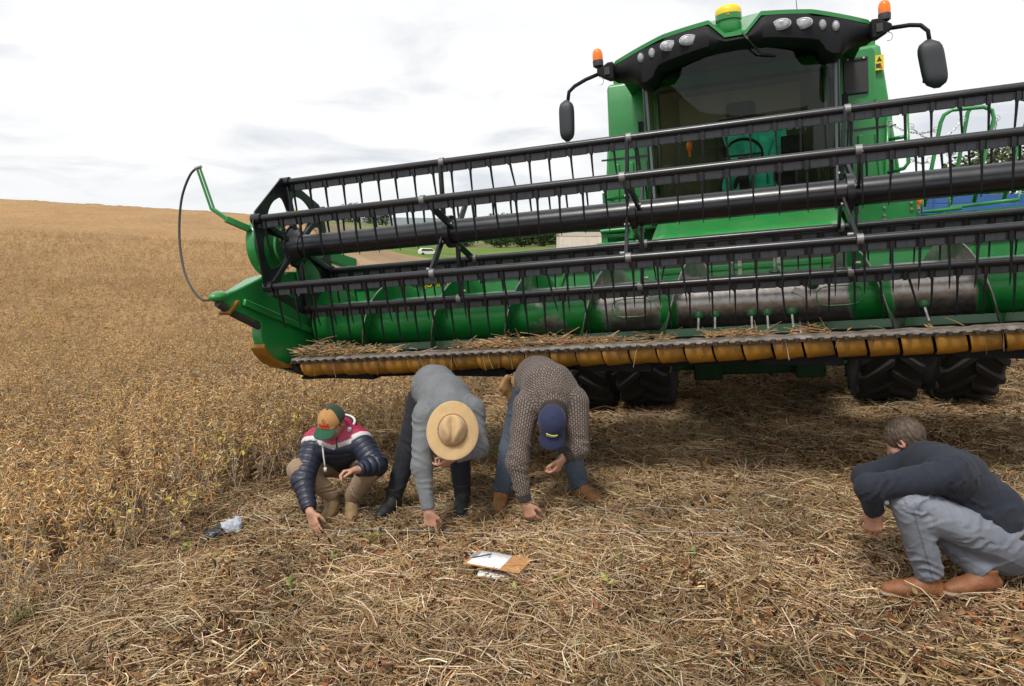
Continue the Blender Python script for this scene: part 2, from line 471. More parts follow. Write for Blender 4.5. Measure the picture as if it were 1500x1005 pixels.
# ------------------------------------------------------------------ scatter of plants / straw (stuff)
def scatter(name, protos, P, rot, scl, idx, tint):
    c = bpy.data.collections.new(name + '_kinds')
    for i, o in enumerate(protos): o.name = '%s_kind_%02d' % (name, i); c.objects.link(o)
    me = bpy.data.meshes.new(name); n = len(P)
    me.vertices.add(n); me.vertices.foreach_set('co', np.asarray(P, np.float32).ravel())
    for an, ty, key, val in (('rot', 'FLOAT_VECTOR', 'vector', rot), ('scl', 'FLOAT', 'value', scl), ('idx', 'INT', 'value', idx)):
        a = me.attributes.new(an, ty, 'POINT'); a.data.foreach_set(key, np.asarray(val, np.int32 if ty == 'INT' else np.float32).ravel())
    a = me.attributes.new('tint', 'FLOAT_COLOR', 'POINT')
    a.data.foreach_set('color', np.concatenate([tint, np.ones((n, 1))], 1).astype(np.float32).ravel())
    o = bpy.data.objects.new(name, me); COL.objects.link(o)
    ng = bpy.data.node_groups.new(name + '_nodes', 'GeometryNodeTree')
    ng.interface.new_socket('Geometry', in_out='INPUT', socket_type='NodeSocketGeometry')
    ng.interface.new_socket('Geometry', in_out='OUTPUT', socket_type='NodeSocketGeometry')
    gi = ng.nodes.new('NodeGroupInput'); go = ng.nodes.new('NodeGroupOutput')
    ip = ng.nodes.new('GeometryNodeInstanceOnPoints'); ci = ng.nodes.new('GeometryNodeCollectionInfo')
    ci.inputs['Collection'].default_value = c; ci.inputs['Separate Children'].default_value = True; ci.inputs['Reset Children'].default_value = True
    ng.links.new(gi.outputs[0], ip.inputs['Points']); ng.links.new(ci.outputs[0], ip.inputs['Instance'])
    ip.inputs['Pick Instance'].default_value = True
    for an, ty, sock in (('rot', 'FLOAT_VECTOR', 'Rotation'), ('scl', 'FLOAT', 'Scale'), ('idx', 'INT', 'Instance Index')):
        na = ng.nodes.new('GeometryNodeInputNamedAttribute'); na.data_type = ty; na.inputs['Name'].default_value = an
        ng.links.new(na.outputs['Attribute'], ip.inputs[sock])
    ng.links.new(ip.outputs[0], go.inputs[0])
    md = o.modifiers.new('scatter', 'NODES'); md.node_group = ng
    setp(o, kind='stuff')
    return o

class QB:
    """quads with per-vertex colour"""
    def __init__(s): s.V = []; s.F = []; s.C = []
    def strip(s, path, w, col, sides=3, tip=True):
        P = [Vector(p) for p in path]; n0 = len(s.V); n = len(P)
        for i in range(n):
            t = P[min(i + 1, n - 1)] - P[max(i - 1, 0)]
            _, u, v = frame_of(t if t.length > 1e-6 else Vector((0, 0, 1)))
            ww = w[i] if isinstance(w, (list, tuple)) else w
            for k in range(sides):
                a = 2 * math.pi * k / sides
                s.V.append(P[i] + (u * math.cos(a) + v * math.sin(a)) * ww); s.C.append(col)
        for i in range(n - 1):
            for k in range(sides):
                k2 = (k + 1) % sides
                s.F.append((n0 + i * sides + k, n0 + i * sides + k2, n0 + (i + 1) * sides + k2, n0 + (i + 1) * sides + k))
    def pod(s, p, d, L, w, col, bend):
        d, u, v = frame_of(d); a = random.uniform(0, 6.28); u2 = u * math.cos(a) + v * math.sin(a); v2 = d.cross(u2)
        n0 = len(s.V); p = Vector(p)
        prof = ((0, .25), (.3, 1), (.7, .95), (1, .12))
        for f, ww in prof:
            c = p + d * L * f + u2 * bend * L * f * f
            for k, (x, y) in enumerate(((1, 0), (0, .5), (-1, 0), (0, -.5))):
                s.V.append(c + (u2 * x + v2 * y) * w * ww); s.C.append(col)
        for i in range(3):
            for k in range(4):
                k2 = (k + 1) % 4
                s.F.append((n0 + i * 4 + k, n0 + i * 4 + k2, n0 + i * 4 + 4 + k2, n0 + i * 4 + 4 + k))
    def leaf(s, p, d, L, w, col, curl):
        d, u, v = frame_of(d); a = random.uniform(0, 6.28); u2 = u * math.cos(a) + v * math.sin(a); n = d.cross(u2)
        n0 = len(s.V); p = Vector(p)
        for f, ww in ((0, .2), (.35, 1), (.75, .7), (1, .1)):
            c = p + d * L * f - n * curl * L * f * f
            for x in (-1, 0, 1):
                s.V.append(c + u2 * x * w * ww + n * abs(x) * curl * w * .8); s.C.append(col)
        for i in range(3):
            for k in range(2):
                s.F.append((n0 + i * 3 + k, n0 + i * 3 + k + 1, n0 + i * 3 + 3 + k + 1, n0 + i * 3 + 3 + k))
    def build(s, name, mat, link=False):
        o = np_mesh(name, [tuple(v) for v in s.V], s.F, mat, smooth=True, link=link)
        add_col(o.data, s.C); return o

def jit(c, a=.2):
    k = 1 + random.uniform(-a, a); return tuple(max(0, x * k * (1 + random.uniform(-.07, .07))) for x in c)
STEMC = (.40, .30, .19); PODC = [(.50, .275, .085), (.42, .240, .092), (.58, .37, .150), (.32, .175, .070), (.62, .45, .24)]
def plant(kind, podn=1.):
    q = QB(); H = random.uniform(.56, .74)
    lean = Vector((random.uniform(-.12, .12), random.uniform(-.12, .12), 0))
    main = [Vector((0, 0, 0)) + lean * (f * f) * H * 1.6 + Vector((random.uniform(-.008, .008), random.uniform(-.008, .008), f * H)) for f in (0, .2, .4, .6, .8, 1)]
    q.strip(main, [.0042, .004, .0036, .003, .0022, .001], jit(STEMC), 4)
    axes = [(main, .12)]
    for _ in range(random.randint(3, 5)):
        f = random.uniform(.1, .4); a = random.uniform(0, 6.28)
        p0 = Vector(main[0]).lerp(main[-1], f); L = random.uniform(.25, .42)
        o = Vector((math.cos(a), math.sin(a), 0)) * L * random.uniform(.3, .55)
        br = [p0, p0 + o * .5 + Vector((0, 0, L * .4)), p0 + o * .85 + Vector((0, 0, L * .75)), p0 + o + Vector((0, 0, L))]
        q.strip(br, [.003, .0026, .002, .001], jit(STEMC), 3); axes.append((br, .25))
    for path, f0 in axes:
        Ls = sum((path[i + 1] - path[i]).length for i in range(len(path) - 1))
        for j in range(int(Ls / .045 * podn)):
            f = min(.995, f0 + (1 - f0) * random.random() ** .8) * (len(path) - 1); i = int(f)
            p = path[i].lerp(path[i + 1], f - i)
            for _ in range(random.choice((1, 2, 2, 3))):
                a = random.uniform(0, 6.28); el = random.uniform(-1.25, .45)
                d = Vector((math.cos(a) * math.cos(el), math.sin(a) * math.cos(el), math.sin(el)))
                if kind == 'green' and random.random() < .28:
                    q.leaf(p, d, random.uniform(.04, .065), .014, jit((.42, .34, .06)), .5)
                else:
                    q.pod(p, d, random.uniform(.042, .062), random.uniform(.0046, .0066), jit(random.choice(PODC)), random.uniform(-.4, .4))
        if random.random() < .6:   # petiole sticks
            for _ in range(3):
                f = random.random() * (len(path) - 1.01); i = int(f); p = path[i].lerp(path[i + 1], f - i)
                a = random.uniform(0, 6.28); q.strip([p, p + Vector((math.cos(a) * .09, math.sin(a) * .09, random.uniform(-.02, .1)))], .0012, jit((.42, .31, .18)), 3)
    return q.build('crop_plant', STRAWM)
crop_kinds = [plant('dry') for _ in range(9)] + [plant('green')] + [plant('dry', .38) for _ in range(4)]

def jgrid(x0, x1, y0, y1, s):
    X, Y = np.meshgrid(np.arange(x0, x1, s), np.arange(y0, y1, s)); X, Y = X.ravel(), Y.ravel()
    return X + RNG.uniform(-.48, .48, len(X)) * s, Y + RNG.uniform(-.48, .48, len(X)) * s
px_, py_, ps_ = [], [], []
for (y0, y1, s, k) in ((.2, 9, .165, 1), (9, 18, .20, 1.03), (18, 32, .30, 1.1), (32, 60, .5, 1.15)):
    x, y = jgrid(-1.15 * y1 - 3, 9 if y0 > 8 else 1.5, y0, y1, s)
    ok = in_crop(x, y) & (x > -1.15 * y - 3)
    px_.append(x[ok]); py_.append(y[ok]); ps_.append(np.full(ok.sum(), k))
px_, py_, ps_ = map(np.concatenate, (px_, py_, ps_))
# ragged edge: knock out some plants close to the cut line
d = edge_x(py_) - px_; keep = ~((d < .35) & (RNG.random(len(d)) < .45)); px_, py_, ps_, d = px_[keep], py_[keep], ps_[keep], d[keep]
n = len(px_)
z = terrain(px_, py_) - .01
lean = np.where(d < .6, .28, .13)
rot = np.stack([RNG.normal(0, 1, n) * lean, RNG.normal(0, 1, n) * lean, RNG.uniform(0, 6.28, n)], 1)
scl = ps_ * RNG.uniform(.82, 1.14, n) * np.where(d < .4, .88, 1)
patch = value_noise(px_, py_, 2.2, 31); idx = RNG.integers(0, 9, n)
idx = np.where((patch > .84) & (RNG.random(n) < .16), 9, idx)
idx = np.where((d < .75) & (RNG.random(n) < .5), RNG.integers(10, 14, n), idx)
br = (.86 + .3 * value_noise(px_, py_, 1.3, 33)) * RNG.uniform(.85, 1.15, n)
hue = RNG.uniform(-.08, .08, n)
tint = np.stack([br * (1 + hue * .3), br * 1.05, br * 1.16 * (1 - hue)], 1)
scatter('soybean_crop', crop_kinds, np.stack([px_, py_, z], 1), rot, scl, idx, tint)

# straw and leaf litter on the cut ground
STR = [(.47, .33, .18), (.58, .44, .265), (.33, .215, .115), (.67, .545, .375), (.22, .14, .072), (.44, .28, .13)]
LFC = [(.16, .092, .042), (.25, .155, .075), (.085, .050, .028), (.35, .235, .12), (.24, .10, .045)]
def clump(kind):
    q = QB(); main_a = random.uniform(0, 3.14)
    ns, nl = {'mix': (56, 58), 'straw': (80, 46), 'leaf': (34, 66)}[kind]
    for _ in range(nl):
        r = .24 * math.sqrt(random.random()); a = random.uniform(0, 6.28); el = random.uniform(-.3, .75)
        b2 = random.uniform(0, 6.28)
        q.leaf((r * math.cos(a), r * math.sin(a), random.uniform(0, .035)), (math.cos(b2) * math.cos(el), math.sin(b2) * math.cos(el), math.sin(el)),
               random.uniform(.022, .052), random.uniform(.006, .014), jit(random.choice(LFC), .35), random.uniform(-.9, 1.5))
    for _ in range(ns):
        r = .24 * math.sqrt(random.random()); a = random.uniform(0, 6.28)
        b2 = main_a + random.gauss(0, .55) if random.random() < .65 else random.uniform(0, 6.28)
        L = random.choice((.05, .08, .1, .13, .17, .22, .3)) * random.uniform(.8, 1.2); til = random.gauss(.02, .16)
        c = Vector((r * math.cos(a), r * math.sin(a), random.uniform(.012, .05)))
        dd = Vector((math.cos(b2), math.sin(b2), til)); sd = (Vector((-math.sin(b2), math.cos(b2), 0)) * random.gauss(0, .19) + Vector((0, 0, random.uniform(-.02, .07)))) * L
        w = random.choice((.0012, .0016, .0022, .0029)) * random.uniform(.85, 1.15)
        q.strip([c - dd * L / 2, c - dd * L / 6 + sd, c + dd * L / 6 + sd * .9, c + dd * L / 2], w, jit(random.choice(STR), .25), 3)
    for _ in range(random.choice((0, 0, 1, 3))):   # standing stubble
        r = .2 * math.sqrt(random.random()); a = random.uniform(0, 6.28); p = Vector((r * math.cos(a), r * math.sin(a), 0))
        q.strip([p, p + Vector((random.uniform(-.03, .03), random.uniform(-.03, .03), random.uniform(.04, .10)))], .003, jit(STR[2]), 4)
    for _ in range(4):
        r = .22 * math.sqrt(random.random()); a = random.uniform(0, 6.28)
        q.pod((r * math.cos(a), r * math.sin(a), .03), (random.uniform(-1, 1), random.uniform(-1, 1), .1), .045, .0055, jit(random.choice(PODC)), .2)
    return q.build('litter_clump', STRAWM)
lit_kinds = [clump('mix') for _ in range(7)] + [clump('straw') for _ in range(6)] + [clump('leaf') for _ in range(5)]
lx, ly, ls = [], [], []
for (y0, y1, s, k) in ((.3, 6.2, .105, 1), (6.2, 11, .15, 1.05), (11, 20, .28, 1.4), (20, 40, .6, 2.)):
    x, y = jgrid(-4.5, 1.0 * y1 + 3, y0, y1, s)
    ok = (x > edge_x(y) - .5) & (x < .95 * y + 3)
    lx.append(x[ok]); ly.append(y[ok]); ls.append(np.full(ok.sum(), k))
lx, ly, ls = map(np.concatenate, (lx, ly, ls)); n = len(lx)
z = ground_z(lx, ly) + RNG.uniform(-.042, -.018, n)
sw = value_noise(lx, ly, .75, 41) * .6 + value_noise(lx, ly, .3, 42) * .4
idx = np.where(sw > .56, RNG.integers(7, 13, n), np.where(sw < .46, RNG.integers(13, 18, n), RNG.integers(0, 7, n)))
br = RNG.uniform(.8, 1.12, n) * (.62 + .72 * value_noise(lx, ly, .45, 43))
tint = np.stack([br, br * RNG.uniform(.96, 1.02, n), br * RNG.uniform(.9, 1.05, n)], 1)
rot = np.stack([RNG.normal(0, .10, n), RNG.normal(0, .10, n), RNG.uniform(0, 6.28, n)], 1)
scatter('straw_litter', lit_kinds, np.stack([lx, ly, z], 1), rot, ls * RNG.uniform(.8, 1.25, n), idx, tint)

# ------------------------------------------------------------------ background things
def leafcloud(blobs, n, size, cols):
    V, Fs, C = [], [], []
    w = np.array([b[3] ** 2 for b in blobs]); w = w / w.sum()
    for i in range(n):
        bl = blobs[int(np.searchsorted(np.cumsum(w), random.random() * .9999))]
        d = Vector((random.gauss(0, 1), random.gauss(0, 1), random.gauss(0, 1))).normalized()
        r = bl[3] * (1 - .45 * random.random() ** 1.7)
        p = Vector(bl[:3]) + Vector((d.x * r, d.y * r, d.z * r * .85))
        u = Vector((random.gauss(0, 1), random.gauss(0, 1), random.gauss(0, .6))).normalized(); v = u.cross(d + Vector((.1, .2, .3))).normalized()
        s = size * random.uniform(.5, 1.2); k = len(V)
        V += [p - u * s, p + v * s * .6, p + u * s, p - v * s * .6]; Fs.append((k, k + 1, k + 2, k + 3)); C += [jit(random.choice(cols), .3)] * 4
    return V, Fs, C
TRUNK = paint('bark', (.10, .075, .05), .9, dust=.1)
def tree_kind(h, w, n, size, cols):
    blobs = [(0, 0, h * .58, w * .42), (w * .12, 0, h * .26, w * .30), (-w * .14, w * .1, h * .24, w * .30), (0, -w * .16, h * .22, w * .28)]
    for _ in range(9):
        a = random.uniform(0, 6.28); r = w * random.uniform(.15, .38)
        blobs.append((r * math.cos(a), r * math.sin(a), h * random.uniform(.22, .86), w * random.uniform(.16, .28)))
    V, Fs, C = leafcloud(blobs, n, size, cols)
    cr = np_mesh('crown', [tuple(v) for v in V], Fs, LEAFM, smooth=False, link=False); add_col(cr.data, C)
    tb = MB(); tb.tube([(0, 0, -.3), (.02 * h, 0, h * .3), (0, .02 * h, h * .7)], [h * .035, h * .026, h * .008], 8)
    for k in range(5):
        a = k * 1.3; tb.tube([(0, 0, h * (.3 + .07 * k)), (math.cos(a) * w * .3, math.sin(a) * w * .3, h * (.5 + .07 * k))], [h * .014, h * .004], 6)
    tr = tb.build('trunk', TRUNK, link=False)
    return cr, tr
TC = [(.035, .062, .018), (.05, .085, .025), (.025, .045, .015), (.07, .10, .035)]
wood_kinds = [tree_kind(9, 9, 1500, .42, TC), tree_kind(8, 7, 1300, .38, TC), tree_kind(11, 9, 1500, .45, TC)]
def put_tree(kind, x, y, s, label, group=None, dz=0):
    e = empty('tree', (x, y, tz(x, y) - .2 + dz), (0, 0, random.uniform(0, 6.28))); e.scale = (s, s, s)
    setp(e, label, 'tree', group)
    for o in kind:
        c = o.copy(); COL.objects.link(c); c.parent = e
    return e
wl = 'dark green broadleaf tree in the wood beyond the green pasture'
for i in range(120):
    y = random.uniform(255, 400); x = random.uniform(-.065, .20) * y
    if x / y < -.03 and random.random() < .5: continue
    put_tree(random.choice(wood_kinds), x, y, random.uniform(.75, 1.25), wl, 'trees of the distant wood')
for px, row, s, lab in ((514, 325, 1.55, 'low round dark tree on the far ridge, leftmost of the three'), (527, 325, .75, 'smallest dark tree between two others on the far ridge'),
                        (545, 325, 1.35, 'broad dark tree in the middle of the far ridge'), (563, 325, 1.65, 'tallest dark tree at the end of the far ridge row')):
    y = 400; put_tree(wood_kinds[1 if s < 1 else 0], (px - 750) / 1083 * y, y, s * .78, lab)
big = tree_kind(9.5, 10, 6500, .26, [(.06, .085, .03), (.09, .115, .045), (.04, .055, .02)])
put_tree(big, 38.5, 60, .93, 'tall olive green tree behind the blue slatted truck')
put_tree(big, 33.0, 66, .72, 'smaller olive tree showing between the platform rails')
# a small white car on the far pasture
def car(x, y, rz):
    e = empty('parked_car', (x, y, tz(x, y)), (0, 0, rz)); setp(e, 'small white car parked far off on the field edge', 'car')
    bd = MB(); bd.prism([(-2.1, .35), (2.1, .35), (2.1, .8), (1.2, .95), (.6, 1.45), (-1.6, 1.5), (-2.1, .95)], 'y', -.85, .85); bd.build('body', WHITEP, e, bevel=.06)
    for s in (-1, 1):
        wd = MB(); wd.prism([(-1.55, .98), (1.0, .98), (.55, 1.38), (-1.45, 1.42)], 'y', s * .86, s * .875); wd.build('window', DARKM, e)
        for xx in (-1.3, 1.3):
            w = MB(); w.cyl((xx, s * .65, .33), (xx, s * .9, .33), .33); w.build('wheel', RUBBER, e)
car(-17.0, 152, .25)
# grain truck with a pale box, half hidden behind the header
def truck(x, y, rz):
    e = empty('grain_truck', (x, y, tz(x, y) - .1), (0, 0, rz)); setp(e, 'pale grain truck with tarpaulin top parked beyond the harvester', 'truck')
    M = MB(); M.box((0, 0, 2.2), (6.4, 2.4, 1.75)); M.build('cargo_box', paint('pale_cream', (.62, .58, .5), .6, dust=.2), e, bevel=.03)
    M = MB(); M.prism([(-1.25, 3.08), (1.25, 3.08), (.5, 3.40), (-.5, 3.40)], 'x', -3.25, 3.25); M.build('tarpaulin', paint('tarp', (.30, .26, .21), .8), e, bevel=.05)
    M = MB(); M.box((0, 0, 1.15), (6.6, .9, .25)); M.build('chassis', DARKM, e)
    M = MB(); M.box((4.4, 0, 1.6), (1.8, 2.3, 2.0)); M.build('cab', WHITEP, e, bevel=.12)
    M = MB(); M.box((2.2, -1.24, 1.28), (1.7, .05, .12)); M.build('red_marker_board', REDP, e)
    M = MB(); M.box((-.2, -1.24, 1.28), (2.9, .05, .12)); M.build('white_marker_board', WHITEP, e)
    for xx in (-2.2, -1.0, 4.2):
        for s in (-1, 1):
            M = MB(); M.cyl((xx, s * .8, .5), (xx, s * 1.15, .5), .5); M.build('wheel', RUBBER, e)
truck(6.9, 60, .06)
def slat_truck(x, y, rz):
    e = empty('slatted_truck', (x, y, tz(x, y)), (0, 0, rz)); setp(e, 'blue truck with slatted cargo sides standing behind the platform rails', 'truck')
    for i in range(5):
        M = MB(); M.box((0, -2.6, 1.35 + i * .235), (2.3, .05, .215)); M.build('tailboard_plank', BLUEP, e, bevel=.008)
    for s in (-1, 1):
        M = MB(); M.box((s * 1.19, 0, 1.82), (.05, 5.2, 1.17)); M.build('side_board', BLUEP, e)
        M = MB(); M.box((s * .95, -2.65, 1.82), (.08, .05, 1.2)); M.build('corner_post', BLUEP, e)
    M = MB(); M.box((0, 0, 1.1), (2.3, 5.3, .2)); M.build('chassis', DARKM, e)
    M = MB(); M.box((0, 3.6, 1.5), (2.2, 1.7, 2.0)); M.build('cab', BLUEP, e, bevel=.1)
    for yy in (-1.6, 3.4):
        for s in (-1, 1):
            M = MB(); M.cyl((s * .75, yy, .5), (s * 1.1, yy, .5), .5); M.build('wheel', RUBBER, e)
slat_truck(13.4, 21.5, -.62)
# ------------------------------------------------------------------ combine harvester (local: x across, y away from the camera, z up)
cy, sy = math.cos(R(17.2)), math.sin(R(17.2))
U = Vector((cy, -sy, 0)); U.z = plane_z(U.x, U.y); U.normalize()
Vv = Vector((sy, cy, 0)); Vv.z = plane_z(Vv.x, Vv.y); Vv = (Vv - U * U.dot(Vv)).normalized(); Wv = U.cross(Vv)
P0 = Vector((2.72, 8.15, plane_z(2.72, 8.15)))
CM = Matrix((U, Vv, Wv)).transposed().to_4x4(); CM.translation = P0
comb = empty('combine_harvester'); comb.matrix_world = CM
setp(comb, 'green combine harvester with wide black reel raised over the crop edge', 'combine harvester')
def wpt(x, y, z): return CM @ Vector((x, y, z))

def flat(poly2):  # 2-D polygon helper: smooth closed curve through points (Catmull-Rom)
    out = []; n = len(poly2)
    for i in range(n):
        p0, p1, p2, p3 = [Vector((*poly2[(i + k) % n],)) for k in (-1, 0, 1, 2)]
        for s in range(5):
            t = s / 5; out.append(tuple(.5 * (2 * p1 + (p2 - p0) * t + (2 * p0 - 5 * p1 + 4 * p2 - p3) * t * t + (3 * p1 - p0 - 3 * p2 + p3) * t ** 3)))
    return out
def rrect(w, h, r, n=5):
    o = []
    for cx, cy_, a0 in ((w - r, h - r, 0), (-w + r, h - r, 90), (-w + r, -h + r, 180), (w - r, -h + r, 270)):
        for k in range(n + 1):
            a = R(a0 + 90 * k / n); o.append((cx + r * math.cos(a), cy_ + r * math.sin(a)))
    return o

# ---- wheels
def make_wheel(rad, wid, rimr, nl):
    tb = MB()
    w = wid / 2
    tb.lathe([(rimr, -w * .8), (rimr + .05, -w * .92), (rad * .80, -w), (rad * .90, -w * .97), (rad * .945, -w * .82), (rad * .955, 0),
              (rad * .945, w * .82), (rad * .90, w * .97), (rad * .80, w), (rimr + .05, w * .92), (rimr, w * .8)], axis=(1, 0, 0), seg=56)
    ty = tb.build('tyre', RUBBER, link=False)
    lg = MB()
    for s in (-1, 1):
        for k in range(nl):
            a0 = 2 * math.pi * (k + (.5 if s > 0 else 0)) / nl
            secs = []
            for j in range(6):
                f = j / 5; x = s * w * (-.04 + 1.04 * f); a = a0 + s * 0 + f * .30
                rr = rad * (.955 if f < .85 else .955 - (f - .85) * .35); top = rad * (1.0 if f < .85 else 1.0 - (f - .85) * .25)
                da = .062 + .012 * f
                q = []
                for aa, r2 in ((a - da, rr - .02), (a - da * .72, top), (a + da * .72, top), (a + da, rr - .02)):
                    q.append((x, r2 * math.cos(aa), r2 * math.sin(aa)))
                secs.append(q)
            lg.sweep(secs)
    tr = lg.build('tread_lugs', RUBBER, link=False, bevel=.008)
    rm = MB()
    rm.lathe([(.0, -.02), (.12, -.02), (.14, -.05), (rimr * .55, -.03), (rimr * .8, .05), (rimr * .92, .05), (rimr * .95, -w * .7), (rimr + .03, -w * .82), (rimr + .02, -w * .74), (rimr * .97, -w * .6),
              (rimr * .97, w * .6), (rimr + .03, w * .82), (rimr + .01, w * .84), (rimr * .9, w * .6), (rimr * .86, .1), (rimr * .5, .02), (0, .04)], axis=(1, 0, 0), seg=40)
    for k in range(8):
        a = k * math.pi / 4; rm.cyl((-.07, .2 * math.cos(a), .2 * math.sin(a)), (-.02, .2 * math.cos(a), .2 * math.sin(a)), .018, seg=6)
    ri = rm.build('rim', YELC, link=False)
    return ty, tr, ri
fw = make_wheel(.90, .57, .52, 21); rw = make_wheel(.62, .46, .33, 18)
for (kinds, x, y, r) in ((fw, -1.79, .0, .9), (fw, -1.13, 0, .9), (fw, 1.31, 0, .9), (fw, 2.02, 0, .9), (rw, -1.25, 3.9, .62), (rw, 1.25, 3.9, .62)):
    e = empty('wheel', (x, y, r), (random.uniform(0, 6), 0, 0), comb)
    for o in kinds:
        c = o.copy(); COL.objects.link(c); c.parent = e
M = MB(); M.box((0.08, 0, .62), (1.8, .42, .40)); M.box((.05, -.05, .43), (1.25, .35, .14)); M.box((-.45, -.1, .6), (.3, .5, .55)); M.box((.6, -.1, .6), (.3, .5, .55))
M.cyl((-1.9, 0, .9), (2.1, 0, .9), .09); M.build('front_axle', AXLEG, comb, bevel=.02)

# ---- body
def loftbox(name, lv, mat, parent, bevel=.03):
    """lv: list of (z, x0, x1, y0, y1)"""
    M = MB(); M.sweep([[(a, c, z), (b, c, z), (b, d, z), (a, d, z)] for z, a, b, c, d in lv]); return M.build(name, mat, parent, bevel=bevel, seg=3)
loftbox('grain_tank', [(1.75, -1.62, 1.68, .35, 4.3), (2.1, -1.54, 1.63, .22, 4.3), (3.1, -1.455, 1.50, .18, 3.6), (3.69, -1.44, 1.43, .20, 3.2), (3.73, -1.41, 1.40, .23, 3.1)], GREEN, comb, .05)
loftbox('tank_extension', [(3.70, -1.38, 1.40, .32, 3.0), (3.95, -1.38, 1.41, .32, 3.0)], GREEN, comb, .02)
loftbox('rear_body', [(.95, -.8, .8, .3, 5.6), (1.8, -1.0, 1.0, .3, 6.0), (2.6, -1.2, 1.2, 2.0, 6.2), (3.1, -1.1, 1.1, 3.4, 5.8)], GREEN, comb, .05)
for s in (-1, 1):
    sp = MB(); sp.sweep([[(s * a, .06, z), (s * b, .04, z), (s * b, .3, z), (s * a, .3, z)] for z, a, b in ((2.02, .92, 1.56), (2.5, .92, 1.51), (2.98, .92, 1.46 if s < 0 else 1.5), (3.02, .94, 1.43))])
    spo = sp.build('lower_side_panel', GREEN, comb, bevel=.03, seg=3)
    rb = MB(); rb.box((s * 1.25, .045, 2.86), (.56, .012, .02)); rb.build('panel_seam', BLACK, spo)
    for k in range(3):
        rb = MB(); rb.bar((s * (1.05 + .17 * k), .03, 2.2), (s * (1.03 + .16 * k), .03, 2.8), .05, .03, (0, 1, 0)); rb.build('stiffening_rib', GREEN, spo, bevel=.008)
# air-intake hatch with its decals on the machine's left shoulder
M = MB(); M.prism([(p[0] + 1.18, p[1] + 3.40) for p in rrect(.185, .285, .05)], 'y', .115, .22); hat = M.build('intake_hatch', GREEN, comb, bevel=.015)
M = MB(); M.prism([(p[0] + 1.175, p[1] + 3.41) for p in rrect(.118, .185, .01)], 'y', .095, .125); M.build('intake_screen', DARKM, hat, bevel=.006)
M = MB(); M.box((1.175, .09, 3.255), (.20, .02, .035)); M.box((1.175, .09, 3.58), (.22, .02, .02)); M.build('screen_lip', PADP, hat)
for bx in (1.10, 1.25):
    M = MB(); M.cyl((bx, .10, 3.58), (bx, .075, 3.58), .01, seg=8); M.build('screw', SILVER, hat)
def decal(x, y, z, w, h, parent):
    M = MB(); M.box((x, y, z), (w, .006, h)); d = M.build('warning_decal', YELC, parent)
    M = MB(); M.prism([(x - w * .3, z + h * .08), (x + w * .3, z + h * .08), (x, z + h * .42)], 'y', y - .006, y - .003); M.build('warning_triangle', DARKM, d)
    M = MB(); M.box((x - w * .1, y - .005, z - h * .2), (w * .55, .004, h * .28)); M.build('warning_symbol', DARKM, d)
    M = MB(); M.box((x + w * .15, y - .008, z - h * .3), (w * .25, .004, h * .14)); M.build('warning_symbol', REDP, d)
decal(1.405, .145, 3.52, .085, .15, comb); decal(.985, .03, 3.50, .05, .12, comb)

# ---- cab
cab = MB()
cab.box((0, -.40, 2.10), (1.80, 1.0, .08))                    # floor
cab.box((0, .11, 2.80), (1.74, .06, 1.5))                      # back wall
for s in (-1, 1):
    cab.sweep([[(s * .855, -.80 - .22 * f, 2.05 + 1.5 * f), (s * .895, -.80 - .22 * f, 2.05 + 1.5 * f), (s * .895, -.72 - .22 * f, 2.05 + 1.5 * f), (s * .855, -.72 - .22 * f, 2.05 + 1.5 * f)] for f in (0, .5, 1)])
    cab.bar((s * .87, .08, 2.05), (s * .87, .08, 3.55), .06, .08)
    cab.box((s * .88, -.34, 2.2), (.05, .86, .30))
cab.box((0, -.95, 2.15), (1.7, .08, .08))
cabo = cab.build('cab', BLACK, comb, bevel=.01)
def wind(z):
    f = (z - 2.1) / 1.45
    return [(x, -.78 - .22 * f - .30 * (1 - (abs(x) / .88) ** 2.4), z) for x in np.linspace(-.86, .86, 21)]
M = MB(); zz = np.linspace(2.15, 3.56, 10); rows = [wind(z) for z in zz]
Vw = [p for r_ in rows for p in r_]
M.add(Vw, [(i * 21 + k, i * 21 + k + 1, (i + 1) * 21 + k + 1, (i + 1) * 21 + k) for i in range(9) for k in range(20)])
M.build('windshield', GLASS, cabo, smooth=180)
for s in (-1, 1):
    M = MB(); M.add([(s * .885, -.75, 2.33), (s * .885, .07, 2.33), (s * .885, .07, 3.5), (s * .885, -.94, 3.5)], [(0, 1, 2, 3)]); M.build('side_glass', GLASS, cabo)
    M = MB(); M.tube([wind(z)[0 if s < 0 else -1] for z in np.linspace(2.1, 3.56, 8)], .016, 8); M.build('glass_seal', paint('seal_grey', (.20, .24, .25), .3), cabo)
INT = paint('cab_lining', (.085, .088, .058), .8)
M = MB(); M.box((0, .06, 2.80), (1.68, .03, 1.4)); M.build('cab_lining', INT, cabo)
M = MB(); M.box((0, .035, 3.2), (1.25, .02, .45)); M.build('rear_window', paint('rear_window_film', (.14, .12, .08), .3), cabo)
M = MB(); M.box((.02, -.22, 2.42), (.54, .44, .14)); M.box((.02, -.06, 2.78), (.52, .12, .70), (-.1, 0, 0)); M.box((.02, -.04, 3.2), (.3, .08, .18)); M.box((.02, -.2, 2.25), (.4, .36, .24)); M.build('driver_seat', paint('seat_fabric', (.03, .035, .03), .9), cabo, bevel=.04)
M = MB(); M.bar((.02, -.68, 2.1), (.02, -.52, 2.66), .10, .08); M.tube([(.02 + .19 * math.cos(a), -.54 + .08 * math.sin(a), 2.68 + .17 * math.sin(a)) for a in np.linspace(0, 6.283, 25)], .014, 8); M.bar((-.17, -.54, 2.68), (.21, -.54, 2.68), .03, .02); M.build('steering_wheel', PLAST, cabo)
